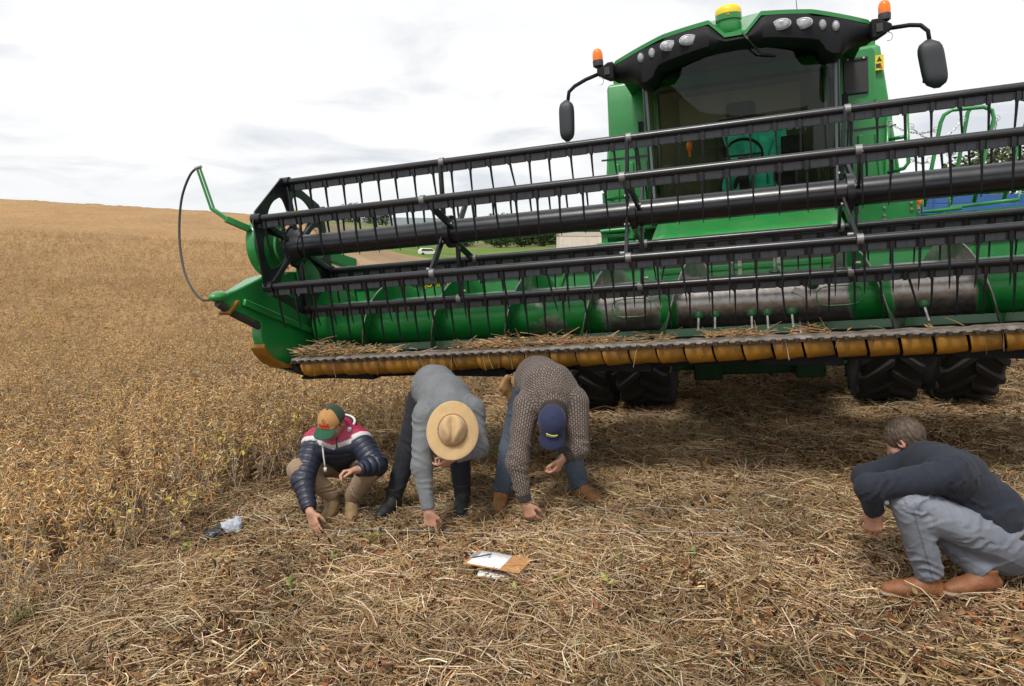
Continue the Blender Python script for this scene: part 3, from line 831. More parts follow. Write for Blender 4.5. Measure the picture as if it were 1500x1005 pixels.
M = MB(); M.box((.42, -.25, 2.42), (.2, .5, .35)); M.box((.50, -.45, 2.74), (.22, .03, .18)); M.build('armrest_console', PLAST, cabo, bevel=.02)
M = MB(); M.lathe([(.012, 0), (.014, .06), (.028, .08), (.03, .13), (.015, .16), (0, .165)], (-.50, -.60, 2.72), seg=14); M.build('orange_knob', AMBER, cabo)
for k, xx in enumerate((.44, .52)):
    M = MB(); M.box((xx, -.88 - .28 * (1 - (xx / .88) ** 2.4) - .03 + .05, 2.86), (.045, .004, .10)); M.build('glass_sticker', paint('sticker', (.55, .62, .55), .6), cabo)
# teal jacket hanging over the seat: a thing of its own
def cloth_sheet():
    nu, nv = 26, 40; V = []
    for j in range(nv):
        f = j / (nv - 1)
        for i in range(nu):
            g = i / (nu - 1) - .5
            w = .62 - .12 * math.sin(f * 3.1) + .05 * math.sin(f * 9)
            x = .13 + g * w + .02 * math.sin(f * 6 + i)
            y = -.34 - .16 * f + .045 * math.sin(g * 24 + f * 4) * (.3 + f) - .05 * math.cos(g * 6)
            z = 2.98 - .72 * f + .06 * math.sin(g * 11 + 1) * f - .05 * abs(g) * (1 - f)
            V.append((x, y, z))
    Fs = [(j * nu + i, j * nu + i + 1, (j + 1) * nu + i + 1, (j + 1) * nu + i) for j in range(nv - 1) for i in range(nu - 1)]
    return V, Fs
V, Fs = cloth_sheet()
TEAL = paint('teal_cloth', (.05, .56, .45), .85, dust=0, var=.3, nscale=9)
tj = mesh_obj('jacket', V, Fs, TEAL, smooth=180)
so = tj.modifiers.new('thick', 'SOLIDIFY'); so.thickness = .008
tj.matrix_world = CM; setp(tj, 'teal jacket hanging over the driver seat behind the windshield', 'jacket')

# roof and black visor
def vtop(x):
    a = abs(x); return float(np.interp(a, [0, .085, .10, .22, .26, .60, .64, .85, 1.10, 1.14], [3.60, 3.60, 3.61, 3.735, 3.745, 3.725, 3.70, 3.675, 3.62, 3.60]))
def vbot(x):
    a = abs(x); return float(np.interp(a, [0, .30, .62, .70, .74, .80, .88, .93, .98, 1.14], [3.53, 3.515, 3.47, 3.45, 3.37, 3.335, 3.345, 3.42, 3.455, 3.47]))
def vfr(x): return -1.60 + .40 * (abs(x) / 1.14) ** 2.2
xs = sorted(set([round(v, 4) for v in np.linspace(-1.14, 1.14, 61)] + [s * v for s in (-1, 1) for v in (.085, .10, .22, .26, .60, .64, .74, .93)]))
M = MB()
M.sweep([[(x, vfr(x) + .07, vbot(x)), (x, vfr(x) + .015, vbot(x) + .03), (x, vfr(x), (vbot(x) + vtop(x)) / 2), (x, vfr(x) + .03, vtop(x) - .015), (x, vfr(x) + .06, vtop(x)), (x, -.85, vtop(x)), (x, -.85, vbot(x) + .03)] for x in xs])
vis = M.build('visor', PLAST, cabo, smooth=50)
def rtop(x, f):   # f 0 front .. 1 rear
    e = float(np.interp(abs(x), [0, .09, .22, .64, 1.12, 1.16], [3.64, 3.64, 3.775, 3.745, 3.645, 3.60]))
    crown = 3.93 - .30 * (abs(x) / 1.16) ** 2.6
    k = min(1, f * 3.2); return e * (1 - k) + crown * k - .10 * max(0, f - .6)
M = MB(); xr = sorted(set([round(v, 4) for v in np.linspace(-1.16, 1.16, 49)] + [-.22, .22, -.09, .09]))
rowsr = []
for f in np.linspace(0, 1, 12):
    rowsr.append([(x, vfr(x) + .035 + f * (1.95 - vfr(x) - 1.6 - .2 + .2), rtop(x, f)) for x in xr])
n = len(xr); Vr = [p for r_ in rowsr for p in r_] + [(p[0], p[1], p[2] - .035) for r_ in rowsr for p in r_]
k0 = n * 12; Fr = []
for i in range(11):
    for k in range(n - 1):
        a = i * n + k; Fr.append((a, a + 1, a + n + 1, a + n)); Fr.append((a + k0, a + n + k0, a + n + 1 + k0, a + 1 + k0))
for k in range(n - 1): Fr.append((k, k + k0, k + 1 + k0, k + 1)); a = 11 * n + k; Fr.append((a, a + 1, a + 1 + k0, a + k0))
for i in range(11): a = i * n; Fr.append((a, a + n, a + n + k0, a + k0)); a = i * n + n - 1; Fr.append((a, a + k0, a + n + k0, a + n))
M.add(Vr, Fr); M.build('roof', GREEN, cabo, smooth=45)
def lamp(x, z, w, h):
    y = vfr(x) + .004
    yaw = -.9 * .40 * 2.2 * (abs(x) / 1.14) ** 1.2 / 1.14 * (1 if x < 0 else -1)
    e = MB(); e.lathe([(1.10, 0), (1.12, .010), (.98, .014), (.98, .006)], axis=(0, -1, 0), seg=28)
    Mx = Matrix.Translation((x, y, z)) @ Matrix.Rotation(-yaw * .5, 4, 'Z') @ Matrix.Diagonal((w, 1, h, 1))
    e.V = [Mx @ Vector(v) for v in e.V]; o = e.build('work_lamp', RIMS, cabo)
    L = MB(); L.lathe([(1.0, .006), (.9, .014), (.6, .020), (0, .024)], axis=(0, -1, 0), seg=28)
    L.V = [Mx @ Vector(v) for v in L.V]; L.build('lamp_lens', LENS, cabo)
for s in (-1, 1):
    for x, z, w, h in ((.39, 3.635, .072, .042), (.565, 3.625, .072, .042), (.725, 3.602, .027, .038), (.835, 3.588, .027, .038)): lamp(s * x - .01, z, w, h)
# wipers / wires
M = MB(); M.tube([(.06, -1.56, 3.62), (.10, -1.62, 3.55), (.20, -1.42, 3.46), (.34, -1.28, 3.44)], .008, 6); M.build('wiper', DARKM, cabo)
for s in (-1, 1):
    M = MB(); M.box((s * .95, -.83, 3.02), (.05, .06, .16)); M.tube([(s * .95, -.83, 2.96), (s * 1.0, -.88, 2.88), (s * .98, -.92, 2.66), (s * .98, -.9, 2.35)], .014, 8); M.build('door_handle', PLAST, cabo)
# gps receiver
g = empty('gps_receiver', (-.05, -1.46, 3.65), None, comb)
M = MB(); M.lathe([(0, 0), (.095, 0), (.108, .03), (.108, .085), (.098, .09), (.098, .105), (.112, .112), (.112, .16), (.10, .165)], seg=28); M.build('receiver_body', GREEN, g)
M = MB(); M.lathe([(.113, .16), (.113, .19), (.105, .215), (.08, .235), (.04, .245), (0, .248)], seg=28); M.build('receiver_dome', YELC, g)
M = MB(); M.prism([(-.012, .135), (.012, .135), (0, .155)], 'y', -.116, -.111); M.build('warning_triangle', AMBER, g)
M = MB(); M.box((0, .03, -.02), (.12, .1, .05)); M.build('receiver_bracket', DARKM, g)
# antenna
M = MB(); M.tube([(.62, -.2, 3.85), (.60, -.2, 4.25)], [.006, .003], 6); M.build('antenna', DARKM, comb)
# mirrors and beacons
for s, dz in ((-1, 0), (1, 0)):
    M = MB(); M.prism([(s * 1.12, 3.46), (s * 1.12, 3.62), (s * 1.17, 3.62), (s * 1.28, 3.56), (s * 1.28, 3.52), (s * 1.17, 3.46)], 'y', -1.30, -1.18)
    mo = M.build('mirror', PLAST, comb, bevel=.01)
    M = MB(); M.box((s * 1.18, -1.31, 3.54), (.05, .01, .07)); M.build('bracket_recess', DARKM, mo)
    if s < 0: path = [(-1.26, -1.24, 3.54), (-1.40, -1.26, 3.50), (-1.51, -1.28, 3.45), (-1.565, -1.3, 3.40), (-1.59, -1.3, 3.28)]
    else: path = [(1.26, -1.24, 3.535), (1.42, -1.26, 3.53), (1.50, -1.28, 3.51), (1.55, -1.3, 3.45), (1.565, -1.3, 3.33)]
    M = MB(); M.tube(path, .018, 10); M.build('mirror_arm', PLAST, mo, smooth=180)
    cx = -1.60 if s < 0 else 1.575; hw = .072 if s < 0 else .098; z0, z1 = (2.93, 3.32) if s < 0 else (2.97, 3.37)
    zc, hh = (z0 + z1) / 2, (z1 - z0) / 2
    M = MB(); secs = []
    for f in np.linspace(-1, 1, 13):
        k = (1 - abs(f) ** 5) ** .5 if abs(f) < 1 else .001
        k = max(k, .25); tap = 1 - .06 * (1 - f) * .5
        secs.append([(cx + (hw * k * tap) * math.copysign(abs(math.cos(a)) ** .45, math.cos(a)) + .03 * f * (-1 if s > 0 else .3), -1.33 + .075 * k * math.copysign(abs(math.sin(a)) ** .6, math.sin(a)), zc + hh * f) for a in np.linspace(0, 2 * math.pi, 24, endpoint=False)])
    M.sweep(secs); M.build('mirror_housing', GREYP, mo, smooth=60)
    M = MB(); M.box((cx, -1.253, zc), (hw * 1.3, .006, hh * 1.35)); M.build('mirror_glass', paint('mirror_glass', (.6, .62, .65), .08, metal=1, dust=0), mo)
    M = MB(); M.tube([(s * (1.22 + .03) + .03 * math.sin(a), -1.30, 3.455 + .035 * math.cos(a)) for a in np.linspace(-.5, 3.6, 12)], .0035, 5); M.build('retaining_wire', STEEL, mo)
    bz = 3.60 if s < 0 else 3.60; bx = s * 1.235 if s > 0 else -1.275
    M = MB(); M.cyl((bx, -1.22, 3.55), (bx, -1.22, bz), .016); M.lathe([(.03, 0), (.05, .015), (.052, .06), (.048, .07)], (bx, -1.22, bz), seg=20); bo = M.build('beacon', DARKM, comb)
    M = MB(); M.lathe([(.048, .065), (.05, .10), (.047, .14), (.036, .165), (.015, .177), (0, .18)], (bx, -1.22, bz), seg=24); M.build('beacon_lens', AMBER, bo)

# ---- feeder house
M = MB(); secs = []
for x, k in ((-.80, .55), (-.79, .8), (-.75, .95), (-.65, 1), (0, 1.0), (.65, 1), (.75, .95), (.79, .8), (.80, .55)):
    zt = 1.78 + .16 * k + .02 * (1 - (x / .8) ** 2)
    secs.append([(x, -2.05, 1.15), (x, -2.05, zt - .10), (x, -1.99, zt - .03), (x, -1.88, zt), (x, -1.25, zt + .20 * k), (x, -1.12, zt + .20 * k), (x, -1.02, zt + .12 * k), (x, -.35, zt), (x, -.35, 1.05)])
M.sweep(secs); fh = M.build('feeder_house', GREEN, comb, smooth=50)
M = MB(); M.box((1.33, -.34, 1.985), (.60, .10, .20)); rp = M.build('hose_box', GREEN, comb, bevel=.012)
for xx, zz_ in ((1.33, 2.03), (1.33, 1.95), (1.57, 2.05), (1.57, 1.99), (1.33, 1.91)):
    M = MB(); M.cyl((xx, -.39, zz_), (xx, -.41, zz_), .014, seg=8); M.build('bolt_head', BOLT, rp)
M = MB(); M.cyl((1.62, -.45, 1.98), (1.62, -.45, 2.02), .01); M.lathe([(.02, 0), (.026, .02), (.02, .05), (0, .055)], (1.63, -.45, 2.03), seg=12); M.build('side_marker_lamp', AMBER, comb)
# left-hand couplings beside the feeder house
cp = MB(); cp.box((-1.12, -1.7, 1.88), (.34, .35, .07)); cp.box((-1.10, -1.7, 1.97), (.30, .25, .03)); cp.cyl((-1.25, -1.86, 2.02), (-.98, -1.86, 2.02), .02); cp.box((-.98, -1.8, 2.0), (.05, .1, .14)); cp.box((-1.22, -1.8, 1.95), (.06, .08, .12))
cp.build('coupler_block', GREEN, comb, bevel=.008)
M = MB(); M.box((-1.18, -1.0, 2.55), (.34, .5, .02)); M.cyl((-1.34, -1.02, 2.28), (-1.34, -1.02, 2.42), .02); M.tube([(-1.32, -.6, 2.36), (-1.32, -.95, 2.36), (-1.0, -.98, 2.36)], .016, 8); M.build('side_step', GREEN, comb, bevel=.005)

# ---- header: frame and back sheet
XL, XR = -3.74, 3.78
prof = [(-3.22, 1.145), (-3.05, 1.12), (-2.86, 1.045), (-2.66, 1.035), (-2.47, 1.10), (-2.33, 1.23), (-2.25, 1.40), (-2.21, 1.60), (-2.19, 1.80)]
M = MB(); pf_ = prof[4:]; back = [(-2.10, 1.80), (-2.10, 1.0), (-2.47, .96)]
M.sweep([[(x, p[0], p[1]) for p in pf_ + back] for x in (XL, -1.2, .85, XR)])
hf = M.build('header_frame', GREEN, comb, smooth=35)
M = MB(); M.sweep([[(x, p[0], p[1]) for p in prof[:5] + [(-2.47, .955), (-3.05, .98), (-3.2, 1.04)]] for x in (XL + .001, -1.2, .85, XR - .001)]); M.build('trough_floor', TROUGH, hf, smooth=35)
M = MB(); M.box((0.02, -2.06, 1.75), (7.5, .08, .09)); M.build('top_beam', GREEN, hf, bevel=.02)
M = MB(); M.box((.05, -2.06, 1.80), (2.9, .10, .10)); M.box((-1.28, -2.04, 1.78), (.12, .12, .20)); M.box((1.38, -2.04, 1.78), (.12, .12, .20)); M.build('feeder_mount_frame', GREEN, hf, bevel=.015)
for z_, y_ in ((1.70, -2.215), (1.53, -2.25)):
    for xa, xb in ((XL + .1, -.75), (.85, XR - .1)):
        M = MB(); M.box(((xa + xb) / 2, y_, z_), (xb - xa, .03, .018)); M.build('stripper_bar', GREEN_D, hf)
for k in range(9):
    x = -3.2 + .8 * k
    if -.9 < x < .8: continue
    M = MB(); M.bar((x, -2.23, 1.5), (x + .12, -2.2, 1.8), .02, .025, (0, 1, 0)); M.build('back_rib', GREEN_D, hf)
M = MB(); M.box((.05, -2.19, 1.5), (1.5, .03, .55)); M.build('feeder_opening', DARKM, hf)
for xx in (-.32, -.05, .25):
    M = MB(); M.bar((xx, -2.24, 1.45), (xx, -2.24, 1.76), .03, .015, (0, 1, 0)); M.build('opening_strip', STEEL, hf)
M = MB(); M.box((.05, -2.26, 1.62), (1.5, .02, .02)); M.box((.05, -2.26, 1.70), (1.5, .02, .02)); M.build('opening_bar', GREEN_D, hf)
TM = Matrix.Translation((-2.66, -2.212, 1.672)) @ Matrix.Rotation(R(90), 4, 'X')
text_mesh('lettering', 'JOHN DEERE', .080, TM, YELC, hf, .002)
M = MB(); M.box((1.50, -2.215, 1.76), (.15, .006, .07)); d_ = M.build('header_decal', WHITEP, hf); M = MB(); M.box((1.50, -2.22, 1.728), (.15, .004, .014)); M.build('decal_stripe', YELC, d_); M = MB(); M.box((1.50, -2.22, 1.765), (.12, .004, .035)); M.build('decal_print', PADP, d_)

# ---- cutter bar
M = MB()
secs = []
for i, x in enumerate(np.linspace(XL + .05, XR - .05, 160)):
    j1, j2 = random.uniform(-.006, .006), random.uniform(-.005, .005)
    secs.append([(x, -3.30 + j1, 1.150), (x, -3.285 + j1, 1.172 + j2), (x, -3.185, 1.176 + j2), (x, -3.17, 1.13), (x, -3.27, 1.128)])
M.sweep(secs); cb = M.build('cutter_bar', LIPM, comb, smooth=30)
x = XL + .08; i = 0
kt = MB()
while x < XR - .1:
    kt.prism([(x - .028, -3.26), (x + .028, -3.26), (x + .010, -3.335), (x - .010, -3.335)], 'z', 1.138, 1.158); x += .0762
kt.build('knife_teeth', DARKM, cb)
x = XL + .12
PX = []
while x < XR - .2:
    w = .198; M = MB(); secs = []
    j = random.uniform(-.006, .006)
    for (y_, z_) in ((-3.262, 1.135), (-3.280, 1.11), (-3.280, 1.070), (-3.262, 1.030), (-3.20, 1.000), (-3.05, .985), (-2.8, .965)):
        sk = .030 * ((1.135 - z_) / .15) ** 1.6
        secs.append([(x + sk + .007, y_ + j - .004, z_ + j * .4), (x + w + sk - .010, y_ + j + .024, z_ + .003 + j * .4), (x + w + sk - .010, y_ + j + .034, z_ + .011 + j * .4), (x + sk + .005, y_ + j + .010, z_ + .008 + j * .4)])
    M.sweep(secs); M.build('skid_plate', YELLOW, cb, smooth=60); x += w
M = MB(); M.box((.02, -3.205, 1.11), (7.42, .05, .03)); M.box((.02, -3.10, .985), (7.42, .12, .025)); M.box((.02, -2.72, .985), (7.3, .86, .03)); M.build('belly_pan', UNDERBLK, comb)
for k, xx in enumerate((-3.28, -2.12, -1.0, .3, 1.5, 2.6)):
    M = MB()
    if k == 0: pf = [(xx - .72, 1.10), (xx - .05, .975), (xx + .30, .955), (xx + .30, 1.02), (xx - .1, 1.06)]
    else: pf = [(xx - .34, 1.03), (xx - .2, .965), (xx + .30, .94), (xx + .30, 1.02)]
    M.prism(pf, 'y', -3.20, -2.6); M.build('skid_shoe', UNDERBLK, comb, bevel=.006)

# ---- end dividers
def divider(s, X):
    out = [(-3.95, 1.735), (-3.90, 1.775), (-3.74, 1.80), (-3.41, 1.875), (-3.12, 1.905), (-2.75, 1.90), (-2.12, 1.86), (-2.12, .98), (-3.08, 1.02), (-3.33, 1.145), (-3.50, 1.28), (-3.53, 1.40), (-3.50, 1.51), (-3.80, 1.635)]
    M = MB(); n = len(out)
    xin = X; 
    xo = [X - s * (.04 if p[0] < -3.85 else .10 if p[0] < -3.6 else .17 if p[1] > 1.6 else .09) * -1 for p in out]
    Vd = [(xin, p[0], p[1]) for p in out] + [(xo[i], p[0], p[1]) for i, p in enumerate(out)]
    M.add(Vd, [tuple(range(n)), tuple(range(2 * n - 1, n - 1, -1))] + [(i, i + n, (i + 1) % n + n, (i + 1) % n) for i in range(n)])
    d = M.build('end_divider', GREEN, comb, bevel=.012, smooth=30)
    M = MB(); M.bar((X - s * .025, -3.72, 1.695), (X - s * .03, -2.77, 1.325), .03, .055, (0, 1, 1)); M.build('deflector_ridge', GREEN, d, bevel=.008)
    M = MB(); M.ball((X + s * .03, -3.93, 1.758), (.062, .095, .042), 18, 10); M.build('snout_tip', GREEN, d, smooth=180)
    M = MB(); M.box((X + s * .02, -3.84, 1.665), (.10, .16, .028), (.55, 0, 0)); M.build('snout_wear_strip', YELLOW, d, bevel=.006)
    M = MB(); M.tube([(X + s * .02, -3.97, 1.71), (X + s * .02, -3.80, 1.61), (X + s * .02, -3.52, 1.48)], .028, 8); M.build('snout_skid', DARKM, d)
    M = MB(); sh = [(-3.548, 1.31), (-3.515, 1.25), (-3.43, 1.17), (-3.30, 1.105), (-3.10, 1.06)]
    M.sweep([[(X - s * .03, a, b_), (X + s * .10, a, b_), (X + s * .10, a + .015, b_ + .03), (X - s * .03, a + .015, b_ + .03)] for a, b_ in sh]); M.build('wear_shoe', YELLOW, d, bevel=.004)
    M = MB(); M.box((X - s * .02, -2.62, 1.50), (.03, .10, .60)); M.build('stiffener', GREEN, d, bevel=.006)
    for zz_ in (1.35, 1.55, 1.7):
        M = MB(); M.cyl((X - s * .03, -2.62, zz_), (X - s * .045, -2.62, zz_), .013, seg=6); M.build('bolt_head', BOLT, d)
    M = MB(); M.lathe([(0, 0), (.19, 0), (.20, .01), (.20, .03), (0, .035)], (X - s * .005, -2.75, 1.86), (-s, 0, 0), seg=28); M.build('auger_drive_cover', GREEN, d)
    return d
divider(-1, -3.78); divider(1, 3.82)
# ---- auger
AC = (-2.70, 1.39)
M = MB(); M.cyl((XL + .04, *AC), (XR - .04, *AC), .198, seg=48); au = M.build('auger', AUGER, comb)
def flight(x0, x1, hand, ph):
    M = MB(); n = int(abs(x1 - x0) / .64 * 40) + 2; secs = []
    for i in range(n):
        f = i / (n - 1); x = x0 + (x1 - x0) * f; a = ph + hand * 2 * math.pi * (x - x0) / .64
        c, s_ = math.cos(a), math.sin(a)
        secs.append([(x - .006, AC[0] + r_ * c, AC[1] + r_ * s_) for r_ in (.18, .340)] + [(x + .006, AC[0] + r_ * c, AC[1] + r_ * s_) for r_ in (.340, .18)])
    M.sweep(secs); fo = M.build('flighting', AUGER, au, smooth=50)
    M = MB(); M.tube([(x0 + (x1 - x0) * i / (n - 1), AC[0] + .341 * math.cos(ph + hand * 2 * math.pi * (x1 - x0) * i / (n - 1) / .64), AC[1] + .341 * math.sin(ph + hand * 2 * math.pi * (x1 - x0) * i / (n - 1) / .64)) for i in range(n)], .0065, 6)
    M.build('flight_edge', STEEL, fo, smooth=180); return fo
# peaks (angle 90 deg) at x = -.39 - .64 k on one side and .72 + .64 k on the other
flight(-3.66, -.30, -1, math.pi / 2 + 2 * math.pi * (-.39 + 3.66) / .64)
flight(.36, 3.70, 1, math.pi / 2 - 2 * math.pi * (.72 - .36) / .64)
for k, (xx, a) in enumerate(((-.36, 205), (-.24, 205), (0.02, 207), (.13, 208), (.30, 208), (1.16, 208), (-.10, 120), (.20, 100), (.45, 150))):
    an = R(a); dy, dz_ = math.cos(an), math.sin(an)
    M = MB(); M.lathe([(.040, 0), (.042, .015), (.026, .035), (.016, .042)], (xx, AC[0] + .195 * dy, AC[1] + .195 * dz_), (0, dy, dz_), seg=14); M.build('finger_guide', GUIDE, au)
    M = MB(); M.cyl((xx, AC[0] + .2 * dy, AC[1] + .2 * dz_), (xx, AC[0] + .37 * dy, AC[1] + .37 * dz_ - .02), .0085, seg=8); M.build('finger', SILVER, au)
M = MB(); M.box((.36, -2.91, 1.44), (.10, .03, .04), (0, .5, 0)); M.build('flight_bolt_plate', STEEL, au)
for xx in (-.86, .62):   # inspection covers on the tube
    pts = []
    for k in range(25):
        t_ = 2 * math.pi * k / 24; xa = xx + .15 * math.copysign(abs(math.cos(t_)) ** .6, math.cos(t_)); aa = R(178) + .36 * math.copysign(abs(math.sin(t_)) ** .6, math.sin(t_))
        pts.append((xa, AC[0] + .1995 * math.cos(aa), AC[1] + .1995 * math.sin(aa) ))
    M = MB(); M.tube(pts, .0035, 5); M.build('inspection_cover_edge', GREEN_D, au)

# ---- reel
RC = (-3.207, 2.10); RR = .528; PH = R(95)
reel = MB(); reel.cyl((-3.52, *RC), (3.60, *RC), .092, seg=32); ro = reel.build('reel', BLACK, comb)
ang = [PH + R(60) * k for k in range(6)]
def rp2(r_, a): return (r_ * math.cos(a), r_ * math.sin(a))
def end_plate(X):
    hexo = []
    for k in range(6):
        a = ang[k]
        for da in (-.09, 0, .09): hexo.append(rp2(RR + .035, a + da))
    holes = []
    for k in range(6):
        a = ang[k] + R(30)
        h = [rp2(.205, a - .42), rp2(.40, a - .34), rp2(.432, a - .12), rp2(.432, a + .12), rp2(.40, a + .34), rp2(.205, a + .42), rp2(.175, a)]
        holes.append(flat(h))
    Mx = Matrix(((0, 0, 1, X), (1, 0, 0, RC[0]), (0, 1, 0, RC[1]), (0, 0, 0, 1)))
    p = curve_plate('end_plate', [hexo] + holes, .012, Mx, BLACK, ro)
    for k in range(6):
        a = ang[k]; c, s_ = math.cos(a), math.sin(a)
        M = MB(); sx_ = 1 if X < 0 else -1
        M.bar((X + sx_ * .02, RC[0] + .14 * c, RC[1] + .14 * s_), (X + sx_ * .02, RC[0] + .52 * c, RC[1] + .52 * s_), .045, .03, (1, 0, 0)); M.build('spoke', BLACK, ro, bevel=.005)
        M = MB(); M.cyl((X - .03, RC[0] + RR * c, RC[1] + RR * s_), (X + .05, RC[0] + RR * c, RC[1] + RR * s_), .042, seg=16); M.build('bearing', BLACK, ro)
        for rr_ in (.19, .24, .30):
            M = MB(); M.cyl((X + sx_ * .02, RC[0] + rr_ * math.cos(a + .18), RC[1] + rr_ * math.sin(a + .18)), (X + sx_ * .018, RC[0] + rr_ * math.cos(a + .18), RC[1] + rr_ * math.sin(a + .18)), .011, seg=8)
            M.build('bolt_head', BOLT, ro)
    M = MB(); M.lathe([(.16, 0), (.165, .02), (.12, .04), (.10, .08)], (X, *RC), (1 if X < 0 else -1, 0, 0), seg=28); M.build('hub', BLACK, ro)
end_plate(-3.57); end_plate(3.66)
SPX = [-2.17, -.745, .665, 2.08]
for X in SPX:
    M = MB(); M.lathe([(.10, -.02), (.125, -.02), (.125, .02), (.10, .02)], (X, *RC), (1, 0, 0), seg=28); M.build('spider_ring', BLACK, ro)
    for k in range(6):
        a = ang[k]; c, s_ = math.cos(a), math.sin(a); off = .045 if k % 2 else -.045
        M = MB(); M.bar((X + off, RC[0] + .09 * c, RC[1] + .09 * s_), (X + off * .3, RC[0] + .55 * c, RC[1] + .55 * s_), .055, .022, (-s_ * 0 + 1, 0, 0)); arm = M.build('spider_arm', BLACK, ro, bevel=.004)
        M = MB(); M.lathe([(.028, -.020), (.034, -.018), (.034, .018), (.028, .020)], (X, RC[0] + RR * c, RC[1] + RR * s_), (1, 0, 0), seg=16); M.build('bat_clamp', CLAMP, ro)
        for rr_ in (.47, .13):
            M = MB(); M.cyl((X + off - .018, RC[0] + rr_ * c, RC[1] + rr_ * s_), (X + off + .018, RC[0] + rr_ * c, RC[1] + rr_ * s_), .011, seg=8); M.build('bolt_head', BOLT, ro)
TSP = .155
tine_x = np.arange(-3.50, 3.62, TSP)
def bat_mesh():
    M = MB(); M.cyl((-3.60, 0, 0), (3.70, 0, 0), .027, seg=16)
    secs = []
    def sec(x, t_, zb): secs.append([(x, -t_ + .004, -.015), (x, t_ + .004, -.015), (x, t_ + .010, zb), (x, -t_ + .010, zb)])
    sec(-3.58, .006, -.068)
    for tx in tine_x:
        for (dx, t_, zb) in ((-.078, .006, -.068), (-.0779, .013, -.074), (-.030, .013, -.074), (-.0299, .006, -.070), (-.011, .006, -.070), (-.0109, .017, -.080), (.0109, .017, -.080), (.011, .006, -.068), (.0215, .006, -.068), (.0216, .013, -.074), (.0769, .013, -.074)):
            sec(tx + dx, t_, zb)
    sec(3.68, .006, -.068)
    M.sweep(secs); return M
batb = bat_mesh().build('bat', BLACK, ro, link=False)
# the lighter tine holders sit on the bat as one moulded strip
def pad_mesh():
    M = MB(); secs = []
    for tx in tine_x:
        for (dx, t_) in ((-.0775, .002), (-.0770, .0152), (-.031, .0152), (-.0305, .002), (.0220, .002), (.0225, .0152), (.0765, .0152), (.077, .002)):
            secs.append([(tx + dx, -t_ + .006, -.030), (tx + dx, t_ + .006, -.030), (tx + dx, t_ + .010, -.071), (tx + dx, -t_ + .010, -.071)])
    M.sweep(secs); return M
padb = pad_mesh().build('holder_strip', PADP, ro, link=False)
def tine_into(M, L=.315):
    secs = []
    for f, w, y_ in ((0, .0075, .006), (.25, .0062, .008), (.6, .0050, .016), (.85, .0038, .028), (1, .0018, .040)):
        z_ = -.07 - L * f * .86
        secs.append([(-w, y_ - w * 1.2, z_), (w, y_ - w * 1.2, z_), (w, y_ + w * 1.2, z_), (-w, y_ + w * 1.2, z_)])
    M.sweep(secs)
M = MB(); tine_into(M); tine0 = M.build('tine', PLAST, ro, link=False, smooth=60)
shown = 0; rest = []
for k, a in enumerate(ang):
    y_, z_ = RC[0] + RR * math.cos(a), RC[1] + RR * math.sin(a)
    b_ = batb.copy(); COL.objects.link(b_); b_.parent = ro; b_.location = (0, y_, z_)
    b_.name = 'bat'
    p_ = padb.copy(); COL.objects.link(p_); p_.parent = ro; p_.location = (0, y_, z_)
    for tx in tine_x:
        jx, jr = random.uniform(-.008, .008), random.gauss(0, .035) + (random.uniform(-.3, .3) if random.random() < .05 else 0)
        if k in (0, 1, 2) and tx < 1.75 and shown < 100:
            c_ = tine0.copy(); COL.objects.link(c_); c_.parent = ro; c_.location = (tx + jx, y_, z_); c_.rotation_euler = (random.uniform(-.05, .05), jr, 0); shown += 1
        else: rest.append((tx + jx, y_, z_, jr))
M = MB()
for tx, y_, z_, jr in rest:
    m2 = MB(); tine_into(m2); rm_ = Euler((0, jr, 0)).to_matrix()
    M.add([rm_ @ Vector(v) + Vector((tx, y_, z_)) for v in m2.V], m2.F)
rt = M.build('tine', PLAST, ro, smooth=60); rt['kind'] = 'stuff'

# reel arms, drive and the marker rod at the far-left end
for s, X in ((-1, -3.72), (1, 3.78)):
    M = MB(); M.bar((X, -3.25, 2.10), (X, -2.75, 2.07), .07, .10); M.bar((X, -2.78, 2.075), (X, -2.0, 1.92), .07, .12); ra = M.build('reel_arm', GREEN, comb, bevel=.012)
    M = MB(); M.cyl((X - s * .10, -2.70, 1.86), (X - s * .10, -2.70, 2.0), .045, seg=16); M.cyl((X - s * .10, -2.70, 2.0), (X - s * .10, -2.72, 2.12), .02, seg=12); M.build('lift_cylinder', GREEN_D, ra)
    M = MB(); M.lathe([(.05, 0), (.25, 0), (.262, .015), (.262, .075), (.25, .085), (.05, .085)], (X + s * .06, -3.21, 2.13), (s, 0, 0), seg=40); M.build('reel_drive_shield', GREEN, ra)
    M = MB(); M.lathe([(.02, 0), (.14, 0), (.15, .01), (.15, .03), (.02, .03)], (X - s * .035, -3.21, 2.11), (-s, 0, 0), seg=30); M.build('drive_sprocket', GREEN_D, ra)
M = MB(); M.bar((-3.82, -3.45, 2.27), (-3.93, -3.58, 2.36), .06, .05); M.bar((-3.92, -3.57, 2.355), (-4.03, -3.60, 2.45), .04, .03); mk = M.build('marker_arm', GREEN_D, comb, bevel=.005)
for dx in (0, .03):
    M = MB(); M.tube([(-4.04 + dx, -3.6, 2.44), (-4.125 + dx, -3.6, 2.78)], .0095, 8); M.build('marker_rod', GREEN_D, mk)
M = MB(); M.cyl((-4.14, -3.6, 2.775), (-4.08, -3.6, 2.785), .013, seg=8); M.build('rod_joint', STEEL, mk)
cab_p = [(-4.115, -3.6, 2.785), (-4.20, -3.6, 2.73), (-4.30, -3.6, 2.58), (-4.345, -3.62, 2.38), (-4.33, -3.67, 2.17), (-4.25, -3.75, 1.97), (-4.12, -3.84, 1.83), (-3.97, -3.92, 1.745), (-3.85, -3.95, 1.74)]
